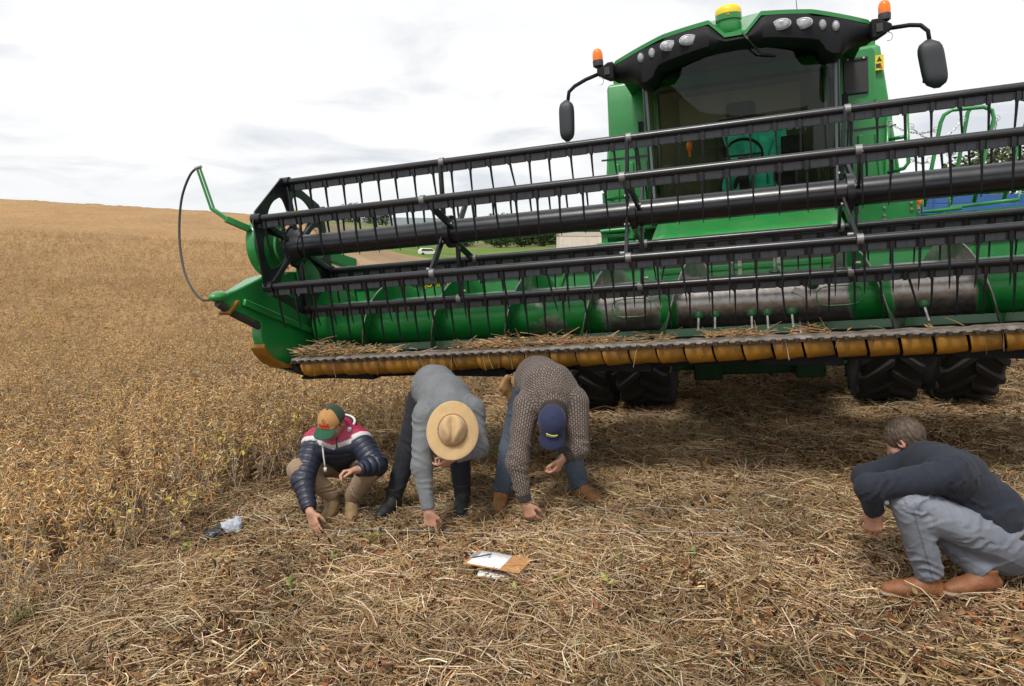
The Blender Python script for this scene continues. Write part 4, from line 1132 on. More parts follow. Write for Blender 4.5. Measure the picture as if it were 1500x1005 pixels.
def smooth_path(P, n=6):
    out = []; Q = [Vector(p) for p in P]
    for i in range(len(Q) - 1):
        p0, p1, p2, p3 = Q[max(i - 1, 0)], Q[i], Q[i + 1], Q[min(i + 2, len(Q) - 1)]
        for s_ in range(n):
            t_ = s_ / n; out.append(.5 * (2 * p1 + (p2 - p0) * t_ + (2 * p0 - 5 * p1 + 4 * p2 - p3) * t_ * t_ + (3 * p1 - p0 - 3 * p2 + p3) * t_ ** 3))
    return out + [Q[-1]]
M = MB(); M.tube(smooth_path(cab_p), .0095, 8); M.build('marker_cable', DARKM, mk, smooth=180)
# hoses behind the left reel end
for k, (xa, col) in enumerate(((-3.45, DARKM), (-3.30, DARKM), (-3.15, DARKM), (-3.38, REDP))):
    pth = [(xa, -2.25, 1.80), (xa + .06, -2.33, 1.79 - .02 * k), (xa + .14, -2.32, 1.74 - .02 * k), (xa + .24, -2.25, 1.76), (xa + .30, -2.2, 1.765)]
    if col is REDP: pth = [(-3.86, -2.36, 1.93), (-3.83, -2.38, 1.89), (-3.79, -2.36, 1.87)]
    M = MB(); M.tube(smooth_path(pth), .013, 8); M.build('hydraulic_hose', col, comb, smooth=180)
M = MB(); M.prism([(-3.715, 2.35), (-3.665, 2.34), (-3.67, 2.41), (-3.70, 2.45)], 'y', -2.98, -2.97); M.build('warning_tag', YELC, comb)

# ---- access platform rails with chains
rails = [
 [(1.45, .0, 2.95), (1.42, 0, 2.36), (1.40, 0, 2.0)], [(1.585, -.2, 2.93), (1.59, -.2, 2.45), (1.55, -.2, 2.40), (1.42, -.1, 2.38)], [(1.44, -.1, 2.71), (1.58, -.2, 2.71)],
 [(1.72, -.2, 2.0), (1.80, -.2, 2.40), (1.88, -.2, 2.80), (1.91, -.2, 2.87), (1.98, -.2, 2.91), (2.25, -.2, 2.90), (2.32, -.2, 2.86), (2.335, -.2, 2.78), (2.22, -.2, 2.30), (2.16, -.2, 2.0)],
 [(2.02, .1, 2.0), (2.10, .1, 2.40), (2.19, .1, 2.90), (2.24, .1, 2.98), (2.32, .1, 3.01), (2.60, .1, 2.99), (2.70, .1, 2.95), (2.73, .1, 2.86), (2.60, .1, 2.4), (2.5, .1, 2.0)],
 [(2.16, .1, 2.63), (2.60, .1, 2.62)],
 [(1.72, -.2, 2.12), (1.70, -.2, 1.95), (2.05, -.2, 1.955)], [(2.00, .0, 2.12), (1.99, .0, 1.97), (2.60, .0, 1.99), (2.62, .0, 2.14)]]
RG = empty('platform_rail', (0, 0, 0), None, comb)
for r_ in rails:
    M = MB(); M.tube(r_, .019, 10); M.build('rail_tube', GREEN, RG, smooth=180)
def chain(a, b, sag):
    a, b = Vector(a), Vector(b); n = int((b - a).length / .03) + 3; M = MB()
    for i in range(n):
        f = (i + .5) / n; p = a.lerp(b, f) - Vector((0, 0, sag * 4 * f * (1 - f)))
        t_ = ((b - a) / n - Vector((0, 0, sag * 4 * (1 - 2 * f) / n))).normalized(); _, u_, v_ = frame_of(t_)
        w_ = u_ if i % 2 else v_
        M.tube([p + t_ * .02 * math.cos(q) + w_ * .009 * math.sin(q) for q in np.linspace(0, 6.283, 9)], .0035, 4, False)
    M.build('chain_links', SILVER, RG)
    for e_ in (a, b):
        M = MB(); M.tube([e_ + Vector((.028 * math.cos(q), 0, .028 * math.sin(q))) for q in np.linspace(0, 6.283, 14)], .0035, 5, False); M.build('chain_ring', SILVER, RG)
chain((1.46, -.02, 2.88), (1.84, -.2, 2.74), .06); chain((1.62, -.2, 2.80), (2.14, .08, 2.84), .16); chain((1.62, -.2, 2.48), (1.78, -.2, 2.45), .03); chain((2.36, -.2, 2.78), (2.34, -.1, 2.5), .01); chain((2.58, .1, 2.66), (2.8, .12, 2.55), .04); chain((1.98, -.1, 2.5), (2.08, .1, 2.53), .02)
M = MB(); M.box((2.05, .3, 1.90), (1.1, .8, .05)); M.build('platform_deck', GREEN_D, comb)

# ---- crop debris lying on the cutter bar
def debris(spots, name, label=None):
    q = QB()
    for xa, xb, n, cols, hgt in spots:
        for _ in range(n):
            x_ = random.uniform(xa, xb); f = (x_ - xa) / (xb - xa); hh = hgt * (.25 + .75 * math.sin(math.pi * min(1, f + .1)) * random.random())
            p = Vector((x_, random.uniform(-3.26, -3.02), 1.175 + hh * random.random()))
            a = random.uniform(0, 6.28)
            if random.random() < .6:
                L = random.uniform(.05, .18); d_ = Vector((math.cos(a), math.sin(a) * .6, random.uniform(-.1, .35))).normalized()
                q.strip([p, p + d_ * L * .5 + Vector((0, 0, .004)), p + d_ * L], random.uniform(.0016, .0034), jit(random.choice(cols), .25), 3)
            else: q.pod(p, (math.cos(a), math.sin(a), random.uniform(-.2, .4)), .045, .006, jit(random.choice(PODC), .2), .2)
    for _ in range(46):
        x_ = random.uniform(-3.6, 2.2); L = random.uniform(.05, .17); p = Vector((x_, -3.285, 1.165)); a = random.uniform(-.05, .05)
        q.strip([p, p + Vector((a * .5, -.012, -L * .4)), p + Vector((a, .005, -L))], random.uniform(.0014, .0026), jit(random.choice(STR), .2), 3)
    o = q.build(name, LEAFM, link=True); o.matrix_world = CM; setp(o, kind='stuff'); return o
DEB = [(.40, .215, .095), (.48, .29, .15), (.32, .165, .075), (.52, .35, .21)]
debris([(-3.68, -3.12, 460, STR, .14), (-3.2, -2.75, 170, STR + DEB, .07), (-2.2, -1.0, 520, DEB, .085), (-1.1, -.5, 90, STR + DEB, .03), (-.30, .12, 130, DEB, .055), (.25, .55, 40, DEB, .035), (-2.7, 3.4, 40, STR, .010)], 'crop_debris')
# ------------------------------------------------------------------ people: blended distance fields turned into one surface
def nrm(v):
    v = np.asarray(v, float); return v / np.linalg.norm(v)
def cone(a, b, ra, rb, k=.02, flat=None, cut=False, tag=0, u0=0., sub=False):
    return dict(t='c', a=np.array(a, float), b=np.array(b, float), ra=ra, rb=rb, k=k, flat=flat, cut=cut, tag=tag, u0=u0, sub=sub)
def ell(c, r, axes=None, k=.02, tag=0, sub=False, cutp=None):
    return dict(t='e', c=np.array(c, float), r=np.array(r, float), A=np.eye(3) if axes is None else np.array(axes, float), k=k, tag=tag, sub=sub, cutp=cutp, u0=0.)
def pd(p, P):
    if p['t'] == 'c':
        a, b = p['a'], p['b']; d = b - a; L2 = max(d @ d, 1e-9)
        q = P - a; t = np.clip((q @ d) / L2, 0, 1)
        v = q - t[..., None] * d
        if p['flat'] is not None:
            n_, f = p['flat']; n_ = nrm(n_); v = v + (v @ n_)[..., None] * n_ * (1 / f - 1)
        D = np.linalg.norm(v, axis=-1) - (p['ra'] + (p['rb'] - p['ra']) * t)
        if p['flat'] is not None: D = D * (.5 + .5 * p['flat'][1])
        if p['cut']: D = np.maximum(D, (P - b) @ nrm(d))
        return D
    q = (P - p['c']) @ p['A'].T
    k0 = np.linalg.norm(q / p['r'], axis=-1); k1 = np.linalg.norm(q / p['r'] ** 2, axis=-1)
    D = k0 * (k0 - 1) / np.maximum(k1, 1e-9)
    if p.get('cutp') is not None:
        o_, n_ = p['cutp']; D = np.maximum(D, (P - np.array(o_)) @ nrm(n_))
    return D
def bounds(p):
    if p['t'] == 'c':
        r = max(p['ra'], p['rb']); return np.minimum(p['a'], p['b']) - r, np.maximum(p['a'], p['b']) + r
    r = p['r'].max(); return p['c'] - r, p['c'] + r
def sdf_mesh(prims, res):
    lo = np.min([bounds(p)[0] for p in prims if not p['sub']], 0) - .03; hi = np.max([bounds(p)[1] for p in prims if not p['sub']], 0) + .03
    n = np.ceil((hi - lo) / res).astype(int) + 1
    F = np.full(n, .1, np.float32)
    for p in prims:
        a, b = bounds(p); mg = p['k'] + .025
        i0 = np.maximum(((a - mg - lo) / res).astype(int), 0); i1 = np.minimum(((b + mg - lo) / res).astype(int) + 2, n)
        g = np.stack(np.meshgrid(*[lo[q] + res * np.arange(i0[q], i1[q]) for q in range(3)], indexing='ij'), -1)
        d = pd(p, g).astype(np.float32); sl = tuple(slice(i0[q], i1[q]) for q in range(3)); S = F[sl]
        if p['sub']: F[sl] = np.maximum(S, -d)
        else:
            k = p['k']; h = np.clip(.5 + .5 * (S - d) / k, 0, 1); F[sl] = S * (1 - h) + d * h - k * h * (1 - h)
    s = F < 0
    cs = s[:-1, :-1, :-1].astype(np.int8)
    tot = np.zeros(tuple(n - 1), np.int8)
    for dx in (0, 1):
        for dy in (0, 1):
            for dz in (0, 1): tot += s[dx:n[0] - 1 + dx, dy:n[1] - 1 + dy, dz:n[2] - 1 + dz]
    I = np.argwhere((tot > 0) & (tot < 8))
    idx = np.full(tuple(n - 1), -1, np.int32); idx[tuple(I.T)] = np.arange(len(I))
    acc = np.zeros((len(I), 3)); cnt = np.zeros(len(I))
    cr = [np.array(c) for c in ((0, 0, 0), (1, 0, 0), (0, 1, 0), (1, 1, 0), (0, 0, 1), (1, 0, 1), (0, 1, 1), (1, 1, 1))]
    val = [F[tuple((I + c).T)].astype(float) for c in cr]
    for e0, e1 in ((0, 1), (2, 3), (4, 5), (6, 7), (0, 2), (1, 3), (4, 6), (5, 7), (0, 4), (1, 5), (2, 6), (3, 7)):
        v0, v1 = val[e0], val[e1]; m = (v0 < 0) != (v1 < 0)
        t = np.where(m, v0 / np.where(m, v0 - v1, 1), 0)
        acc += np.where(m[:, None], cr[e0] + t[:, None] * (cr[e1] - cr[e0]), 0); cnt += m
    V = lo + res * (I + acc / cnt[:, None])
    Q = []
    for ax in range(3):
        sl0 = [slice(None)] * 3; sl1 = [slice(None)] * 3; sl0[ax] = slice(0, -1); sl1[ax] = slice(1, None)
        E = np.argwhere(s[tuple(sl0)] != s[tuple(sl1)])
        b, c = (ax + 1) % 3, (ax + 2) % 3
        ok = (E[:, b] > 0) & (E[:, c] > 0) & (E[:, b] < n[b] - 1) & (E[:, c] < n[c] - 1); E = E[ok]
        def cell(db, dc):
            X = E.copy(); X[:, b] += db; X[:, c] += dc; return idx[tuple(X.T)]
        q = np.stack([cell(-1, -1), cell(0, -1), cell(0, 0), cell(-1, 0)], 1)
        fl = ~s[tuple(E.T)]; q[fl] = q[fl][:, ::-1]; Q.append(q)
    Q = np.concatenate(Q); Q = Q[(Q >= 0).all(1)]
    return V, Q
def lap(V, Q, it=2, w=.5):
    e = np.concatenate([Q[:, [0, 1]], Q[:, [1, 2]], Q[:, [2, 3]], Q[:, [3, 0]]]); e = np.concatenate([e, e[:, ::-1]])
    c = np.bincount(e[:, 0], minlength=len(V))[:, None].clip(1)
    for _ in range(it):
        A = np.stack([np.bincount(e[:, 0], weights=V[e[:, 1], q], minlength=len(V)) for q in range(3)], 1) / c
        V = V * (1 - w) + A * w
    return V
def vnormals(V, Q):
    f = np.cross(V[Q[:, 2]] - V[Q[:, 0]], V[Q[:, 3]] - V[Q[:, 1]]); Nn = np.zeros_like(V)
    for k in range(4):
        for q in range(3): Nn[:, q] += np.bincount(Q[:, k], weights=f[:, q], minlength=len(V))
    return Nn / np.linalg.norm(Nn, axis=1, keepdims=True).clip(1e-9)
def surf_coords(V, prims):
    pr = [p for p in prims if not p['sub']]
    D = np.stack([pd(p, V) for p in pr], 1); pid = D.argmin(1)
    u = np.zeros(len(V)); th = np.zeros(len(V)); t_ = np.zeros(len(V)); tag = np.array([p['tag'] for p in pr])[pid]
    for i, p in enumerate(pr):
        m = pid == i
        if not m.any() or p['t'] != 'c': continue
        d = p['b'] - p['a']; L = np.linalg.norm(d); d = d / L; q = V[m] - p['a']; t = q @ d
        u[m] = t + p['u0']; t_[m] = np.clip(t / L, 0, 1)
        _, e1, e2 = frame_of(d); e1, e2 = np.array(e1), np.array(e2)
        th[m] = np.arctan2(q @ e2, q @ e1) * (p['ra'] + p['rb']) / 2
    return tag, u, th, t_
def wrinkle(V, seed, freq=(13, 46), amp=.004, n=8):
    r = np.random.default_rng(seed); out = np.zeros(len(V)); W = V + .02 * np.sin(V[:, [1, 2, 0]] * 17 + 1.3)
    for _ in range(n):
        k = nrm(r.normal(size=3)) * r.uniform(*freq); s_ = np.sin(W @ k + r.uniform(0, 6.28)); m_ = np.clip(np.sin(V @ (nrm(r.normal(size=3)) * r.uniform(9, 18)) + r.uniform(0, 6.28)) * 1.4, 0, 1); out += ((1 - np.abs(s_)) ** 2.5 - .25) * m_
    return out / math.sqrt(n) * amp
def garment(name, prims, mat, parent, res=.007, colf=None, disp=None, wr=.004, seed=1, smooth=2, uv=False):
    V, Q = sdf_mesh(prims, res); V = lap(V, Q, smooth)
    tag, u, th, t_ = surf_coords(V, prims); Nn = vnormals(V, Q)
    d = wrinkle(V, seed, amp=wr) if wr else 0
    if disp is not None: d = d + disp(V, tag, u, th, t_)
    V2 = V + Nn * np.asarray(d).reshape(-1, 1) if np.ndim(d) else V
    o = np_mesh(name, V2, Q, mat, parent)
    C = colf(V, tag, u, th, t_) if colf is not None else np.tile([[.5, .5, .5]], (len(V), 1))
    add_col(o.data, C)
    if uv:
        ua = o.data.attributes.new('fab', 'FLOAT_VECTOR', 'POINT')
        ua.data.foreach_set('vector', np.stack([u, th, 0 * u], 1).astype(np.float32).ravel())
    return o
def folds(spec):
    def f(V, tag, u, th, t_):
        d = np.zeros(len(V))
        for tg, rows in spec.items():
            m = tag == tg
            for (uj, w, amp, lam) in rows:
                ph = u[m] + .018 * np.sin(th[m] * 22 + uj * 9) + .010 * np.sin(th[m] * 47 + 2 + 13 * V[m][:, 0])
                md = np.clip(.35 + .65 * np.sin(th[m] * 26 + uj * 30 + u[m] * 25), 0, 1); ph = ph + th[m] * .35
                d[m] += .62 * amp * (1 - 2 * np.abs(np.sin(math.pi * ph / lam)) ** .8) * np.exp(-((u[m] - uj) / w) ** 2) * md
        return d
    return f
def solid(c): return lambda V, *a: np.tile([c], (len(V), 1))

def skin_mat():
    m, t, b = nt('skin')
    a = N(t, 'ShaderNodeAttribute', attribute_name='Col')
    c = mixc(t, 1., a.outputs['Color'], ramp(t, noise(t, 60, 4), [(.3, (.88, .84, .84)), (.7, (1.06, 1.03, 1.02))]), 'MULTIPLY')
    t.links.new(c, b.inputs['Base Color']); b.inputs['Roughness'].default_value = .5
    b.inputs['Subsurface Weight'].default_value = .12; b.inputs['Subsurface Radius'].default_value = (.012, .005, .003)
    return m
SKIN = skin_mat()
CLOTH = cloth('wool_cloth', 240, sheen=.05); DENIM = cloth('denim', 420, .001, .85, .3, .05); PUFF = cloth('quilted_nylon', 500, .0004, .45, .12, 0)
LEATH = cloth('boot_leather', 120, .001, .6, .35, 0); FELT = cloth('hat_felt', 300, .001, .9, .15, .3); CAPM = cloth('cap_cotton', 380, .0008, .85, .15, .1)
HAIRM = cloth('hair', 150, .003, .6, .4, 0)
def knit_mat():
    m, t, b = nt('patterned_knit')
    a = N(t, 'ShaderNodeAttribute', attribute_name='fab')
    br = N(t, 'ShaderNodeTexBrick'); t.links.new(a.outputs['Vector'], br.inputs['Vector'])
    br.inputs['Scale'].default_value = 1.; br.inputs['Brick Width'].default_value = .026; br.inputs['Row Height'].default_value = .0165; br.inputs['Mortar Size'].default_value = .0036; br.inputs['Mortar Smooth'].default_value = .35
    br.inputs['Color1'].default_value = (.25, .205, .18, 1); br.inputs['Color2'].default_value = (.185, .15, .132, 1); br.inputs['Mortar'].default_value = (.055, .036, .028, 1)
    ca = N(t, 'ShaderNodeAttribute', attribute_name='Col')
    c = mixc(t, ca.outputs['Fac'], (.04, .03, .026), br.outputs['Color'])
    f = noise(t, 260, 2); c = mixc(t, 1., c, ramp(t, f, [(.3, (.6,) * 3), (.7, (1.15,) * 3)]), 'MULTIPLY')
    c = mixc(t, 1., c, ramp(t, noise(t, 8, 5), [(.3, (.8,) * 3), (.7, (1.1,) * 3)]), 'MULTIPLY')
    t.links.new(c, b.inputs['Base Color']); b.inputs['Roughness'].default_value = .95; b.inputs['Sheen Weight'].default_value = .1
    bump(t, b, br.outputs['Fac'], .5, -.004)
    return m
KNIT = knit_mat()

def hand(w, d, n, side, curl=(.25, .35, .3), pose=None, L=1., tag=9):
    """wrist w, palm direction d, palm faces n, thumb on the side vector"""
    w, d, n, s = np.array(w, float), nrm(d), nrm(n), nrm(side); s = nrm(s - d * (s @ d)); n = np.cross(d, s) * (1 if np.cross(d, s) @ n > 0 else -1)
    pr = [cone(w - d * .03, w + d * .02, .027, .026, .02, (n, .75), tag=tag)]
    fl = (.074, .082, .076, .060); of = (.033, .011, -.011, -.032); kn = (.088, .092, .087, .078)
    for i in range(4):
        k = w + d * kn[i] * L + s * of[i] * L
        pr.append(cone(w + d * .012 + s * of[i] * .62 * L, k, .0155, .0125, .016, (n, .85), tag=tag))
        c = curl if pose is None else pose[i]
        a = 0; p = k; fan = s * of[i] * 2.2
        for seg, (fr, r0, r1) in enumerate(((.46, .0105, .0095), (.30, .0095, .0086), (.24, .0086, .0072))):
            a += c[seg]; q = p + (nrm(d + fan) * math.cos(a) + n * math.sin(a)) * fl[i] * fr * L
            pr.append(cone(p, q, r0, r1, .0045, tag=tag)); p = q
    t0 = w + d * .022 + s * .024 + n * .004; t1 = t0 + nrm(s * .75 + d * .75 + n * .35) * .045 * L; t2 = t1 + nrm(s * .25 + d * .9 + n * .45) * .032 * L; t3 = t2 + nrm(s * .0 + d * .9 + n * .5) * .024 * L
    pr += [cone(t0, t1, .0165, .0125, .014, tag=tag), cone(t1, t2, .0120, .0105, .005, tag=tag), cone(t2, t3, .0105, .0082, .004, tag=tag)]
    return pr
def head(c, f, u, neck, tag=8):
    c, f, u = np.array(c, float), nrm(f), nrm(u); u = nrm(u - f * (u @ f)); r = np.cross(f, u); A = [r, f, u]
    P = lambda a, b, z: c + r * a + f * b + u * z
    pr = [ell(P(0, -.008, .025), (.075, .094, .09), A, .02, tag), ell(P(0, .02, -.035), (.062, .072, .075), A, .03, tag),
          cone(P(0, .045, -.085), P(0, .05, -.098), .026, .022, .03, tag=tag), ell(P(0, .068, .018), (.05, .02, .016), A, .02, tag),
          cone(P(0, .088, .008), P(0, .112, -.028), .009, .0135, .010, tag=tag), cone(P(-.012, .098, -.032), P(.012, .098, -.032), .009, .009, .008, tag=tag),
          cone(P(-.020, .088, -.060), P(.020, .088, -.060), .0085, .0085, .006, tag=11), cone(P(-.016, .087, -.070), P(.016, .087, -.070), .008, .008, .006, tag=11),
          cone(np.array(neck, float), P(0, -.025, -.06), .056, .050, .03, tag=tag)]
    for s in (-1, 1):
        pr += [ell(P(s * .078, -.012, -.005), (.010, .022, .033), A, .008, 12), ell(P(s * .083, -.008, -.003), (.006, .010, .018), A, .004, 12, sub=True), ell(P(s * .03, .084, .002), (.015, .012, .010), A, .006, tag, sub=True), ell(P(s * .042, .055, -.03), (.022, .022, .02), A, .03, tag)]
    return pr, P, A
def skin_col(V, tag, u, th, t_):
    C = np.tile([[.46, .265, .185]], (len(V), 1)); C[tag == 9] = (.47, .255, .17); C[tag == 11] = (.42, .17, .135); C[tag == 12] = (.52, .25, .18)
    C *= (1 + .10 * np.sin(V[:, :1] * 90) * np.sin(V[:, 1:2] * 80)); return C
def limb(J, rs, k=.03, tag=0, cut_last=False, u0=0):
    pr = []; u = u0
    for i in range(len(J) - 1):
        pr.append(cone(J[i], J[i + 1], rs[i], rs[i + 1], k, tag=tag, u0=u, cut=cut_last and i == len(J) - 2)); u += float(np.linalg.norm(np.array(J[i + 1], float) - np.array(J[i], float)))
    return pr
def eyes(P, A, par):
    for s in (-1, 1):
        M = MB(); M.ball(tuple(P(s * .03, .076, .002)), .0115, 14, 10); e = M.build('eye', paint('eye_white', (.7, .68, .66), .15, dust=0), par)
        M = MB(); M.ball(tuple(P(s * .03, .0845, .001)), .0050, 10, 8); M.build('iris', DARKM, e)
def boot(name, ank, toe, parent, c, sole, shaft=.10, r=.052, up=None, seed=3, taper=.9):
    ank, toe = np.array(ank, float), np.array(toe, float); f = toe - ank; f[2] = 0; f = nrm(f); U3 = np.array([0, 0, 1.])
    g = toe[2]; base = np.array([ank[0], ank[1], g])
    heel = base - f * .045; ball = base + f * .13; tip = base + f * .185
    up = U3 if up is None else nrm(up)
    pr = [cone(heel + U3 * .045, base + f * .05 + U3 * .055, .042, .045, .03), cone(base + f * .04 + U3 * .055, ball + U3 * .038, .046, .044, .03, (U3, .85)), cone(ball + U3 * .036, tip + U3 * .03, .043, .036, .03, (U3, .75)),
          cone(base + U3 * .06, base + U3 * .06 + up * shaft, .047, r, .03, cut=True), cone(heel + U3 * .008, tip + U3 * .008, .043, .043, .006, (U3, .35), tag=1)]
    cc, so = np.array(c), np.array(sole)
    return garment(name, pr, LEATH, parent, .006, lambda V, tag, *a: np.where((tag == 1)[:, None], so, cc * (1 + .0 * V[:, :1])), wr=.0016, seed=seed)
def person(name, loc, label, group=None):
    e = empty(name, loc); setp(e, label, 'person', group); return e
def rel(e, pts):
    b = np.array(e.location) - (0, 0, .022); return {k: np.array(v, float) - b for k, v in pts.items()}

# ---- A: crouching in the quilted jacket
gA = ground_z(np.array([-1.3]), np.array([5.4]))[0]
pA = person('person', (-1.30, 5.45, gA), 'crouching person in pink, white and navy quilted jacket reaching to the ground')
J = rel(pA, dict(pel=(-1.33, 5.72, .03), wai=(-1.33, 5.66, .12), che=(-1.335, 5.52, .235), neck=(-1.33, 5.42, .315), head=(-1.335, 5.335, .43),
    shR=(-1.50, 5.45, .245), shL=(-1.165, 5.45, .255), elR=(-1.535, 5.20, .03), wrR=(-1.435, 5.00, -.135), elL=(-1.005, 5.24, .135), wrL=(-1.115, 5.09, .145),
    hipR=(-1.43, 5.70, .0), hipL=(-1.23, 5.70, .0), knR=(-1.575, 5.27, .085), knL=(-1.045, 5.25, .10), anR=(-1.375, 5.42, -.17), anL=(-1.225, 5.40, -.175), toR=(-1.385, 5.22, -.305), toL=(-1.19, 5.20, -.305)))
f = nrm((-.30, -.78, -.50)); u = nrm((-.12, -.44, .88))
hd, HP, HA = head(J['head'], f, u, J['neck'])
body = limb([J['pel'], J['wai'], J['che'], J['neck']], [.12, .105, .125, .055], .05) + limb([J['shR'], J['elR'], J['wrR']], [.05, .04, .028]) + limb([J['shL'], J['elL'], J['wrL']], [.05, .04, .028]) \
    + [cone(J['shR'], J['shL'], .06, .06, .05)] + limb([J['hipR'], J['knR'], J['anR']], [.08, .055, .04]) + limb([J['hipL'], J['knL'], J['anL']], [.08, .055, .04]) + hd \
    + hand(J['wrR'], (.38, -.40, -.82), (.55, .55, -.2), (.75, -.35, .35), (.15, .2, .2)) \
    + hand(J['wrL'], (-.92, -.38, -.02), (-.05, .2, -1), (-.2, -.9, .35), pose=[(.7, .7, .4), (.75, .8, .5), (.8, .9, .5), (.85, .9, .5)])
garment('body', body, SKIN, pA, .005, skin_col, wr=0, smooth=1)
eyes(HP, HA, pA)
NAVY = np.array([.017, .022, .042]); PINK = np.array([.44, .022, .085]); WHT = np.array([.66, .63, .62])
jk = limb([J['pel'] + (0, -.02, .06), J['wai'], J['che'], J['che'] + (0, -.06, .055)], [.155, .165, .18, .13], .06, 0) + [cone(J['shR'] + (.03, 0, -.02), J['shL'] - (.03, 0, .02), .105, .105, .06, tag=0)] \
    + limb([J['shR'], J['elR'], J['wrR'] + (J['elR'] - J['wrR']) * .08], [.098, .078, .052], .04, 1, True) + limb([J['shL'], J['elL'], J['wrL'] + (J['elL'] - J['wrL']) * .08], [.098, .080, .052], .04, 2, True)
axT = nrm(J['neck'] - J['wai'])
def jk_s(V): return (V - J['wai']) @ axT
def jk_col(V, tag, u, th, t_):
    s = V[:, 2] - J['wai'][2] - .055 * np.abs(V[:, 0] - J['che'][0]) / .18
    C = np.tile(NAVY, (len(V), 1)); C[(s > .105)] = WHT; C[(s > .142)] = PINK
    C[(tag == 0) & (np.abs(V[:, 0] - J['che'][0]) > .15) & (C[:, 0] > .6)] = PINK
    ar = tag > 0; C[ar] = PINK; C[ar & (u > .012)] = WHT; C[ar & (u > .046)] = NAVY
    zip_ = (np.abs(V[:, 0] - J['che'][0] - .03) < .007) & (V[:, 1] < J['che'][1] - .05); C[zip_] = (.012, .014, .02)
    return C
def jk_disp(V, tag, u, th, t_):
    s = np.where(tag > 0, u, jk_s(V)); return (np.abs(np.sin(math.pi * s / .048)) ** .6 - .6) * .010
garment('quilted_jacket', jk, PUFF, pA, .0065, jk_col, jk_disp, wr=.004, seed=5, smooth=2)
# hood collar round the neck with white edge and drawstrings
cn = J['neck'] + (0, .05, .035)
pts = [cn + np.array([.105 * math.sin(a), .035 + .085 * math.cos(a), .035 * math.cos(a)]) for a in np.linspace(-2.7, 2.7, 22)]
M = MB(); M.tube([tuple(p) for p in pts], .036, 12); M.build('hood', paint('hood_lining', (.016, .018, .026), .8, dust=0), pA, smooth=180)
M = MB(); M.tube([tuple(p + np.array([.018 * math.sin(a), .02 * math.cos(a), .034])) for p, a in zip(pts, np.linspace(-2.7, 2.7, 22))][9:], .010, 8); M.build('hood_trim', paint('white_trim', (.68, .66, .64), .8, dust=0), pA, smooth=180)
q0 = J['head'] + f * .10 + np.array([-.03, .0, -.10])
M = MB(); M.tube([tuple(q0 + np.array(d_)) for d_ in ((0, 0, .02), (.012, -.03, -.05), (.016, -.02, -.13), (.018, -.015, -.17))], .0055, 8); M.cyl(tuple(q0 + np.array((.018, -.015, -.165))), tuple(q0 + np.array((.02, -.015, -.195))), .011); M.build('drawstring', paint('white_cord', (.70, .68, .66), .8, dust=0), pA, smooth=180)
M = MB(); k0 = J['neck'] + (.105, -.035, .045); M.box(tuple(k0), (.03, .025, .045), (.5, .2, .3)); M.build('hood_toggle', paint('white_toggle', (.7, .69, .68), .5, dust=0), pA, bevel=.006)
KH = np.array([.33, .235, .150])
tr = limb([J['hipR'], J['knR'], J['anR']], [.112, .086, .062], .03, 1, True) + limb([J['hipL'], J['knL'], J['anL']], [.112, .086, .062], .03, 2, True) + [cone(J['pel'], J['wai'], .155, .14, .05)]
garment('trousers', tr, DENIM, pA, .007, solid(KH), folds({1: [(.40, .09, .012, .050), (.72, .10, .010, .045)], 2: [(.40, .09, .012, .050), (.72, .10, .010, .045)]}), wr=.008, seed=8)
for a_, t_ in (('anR', 'toR'), ('anL', 'toL')): boot('boot', J[a_], J[t_], pA, (.27, .185, .085), (.10, .07, .045), .10, .056)
def cap(par, P, A, colf, brimtilt=.0, emblem=None):
    r, f_, u_ = A; c0 = P(0, -.006, .030)
    dome = ell(c0, (.097, .116, .104), A, .01, 0, cutp=(P(0, 0, .028), -u_ + f_ * .08))
    bt = nrm(f_ - u_ * (.22 + brimtilt)); bn = nrm(np.cross(bt, r)) ; bn = bn if bn @ u_ > 0 else -bn
    br = ell(P(0, .120, .026), (.086, .074, .010), [r, bt, bn], .012, 1)
    btn = ell(P(0, -.006, .134), (.010, .010, .006), A, .004, 2)
    def disp(V, tag, *a):
        d = np.zeros(len(V)); q = (V - c0) @ np.array(A).T; m = tag == 1
        # bend the brim down at the sides: done along its normal
        return np.where(m, -.0, 0)
    V, Q = sdf_mesh([dome, br, btn], .0045); V = lap(V, Q, 1)
    tag = surf_coords(V, [dome, br, btn])[0]; q = (V - np.array(c0)) @ np.array(A).T
    m = np.clip((q[:, 1] - .06) / .06, 0, 1); V = V - np.outer(m * (q[:, 0] ** 2) * 2.6, u_)
    o = np_mesh('cap', V, Q, CAPM, par); add_col(o.data, colf(q, tag)); return o, q
def capA_col(q, tag):
    C = np.tile([[.018, .045, .024]], (len(q), 1)); C[(tag == 1)] = (.012, .085, .038)
    fr = (tag == 0) & (q[:, 1] > -.005 + 4.5 * q[:, 0] ** 2); C[fr] = (.46, .235, .075); return C
capo, _ = cap(pA, HP, HA, capA_col, .0)
def on_dome(a, h, off=.003):   # point on the cap front: a sideways angle, h height above the band
    el_ = np.array([.097 + off, .116 + off, .104 + off]); cz = h / el_[2]; rr_ = math.sqrt(max(0, 1 - cz * cz))
    return HP(0, -.006, .030) + HA[0] * el_[0] * rr_ * math.sin(a) + HA[1] * el_[1] * rr_ * math.cos(a) + HA[2] * h
M = MB()
segs = []
aa = -.46
lw = (.14, .08, .10, .10, .12, .10, .09)
for i_, w_ in enumerate(lw):
    h0, h1 = (.024, .052) if i_ == 0 else (.026, .046)
    P4 = [on_dome(aa, h0), on_dome(aa + w_, h0 + .0), on_dome(aa + w_, h1), on_dome(aa, h1)]
    P8 = P4 + [p + HA[1] * .002 for p in P4]
    M.add(P8, [(0, 1, 2, 3), (7, 6, 5, 4), (0, 4, 5, 1), (1, 5, 6, 2), (2, 6, 7, 3), (3, 7, 4, 0)]); aa += w_ + .026
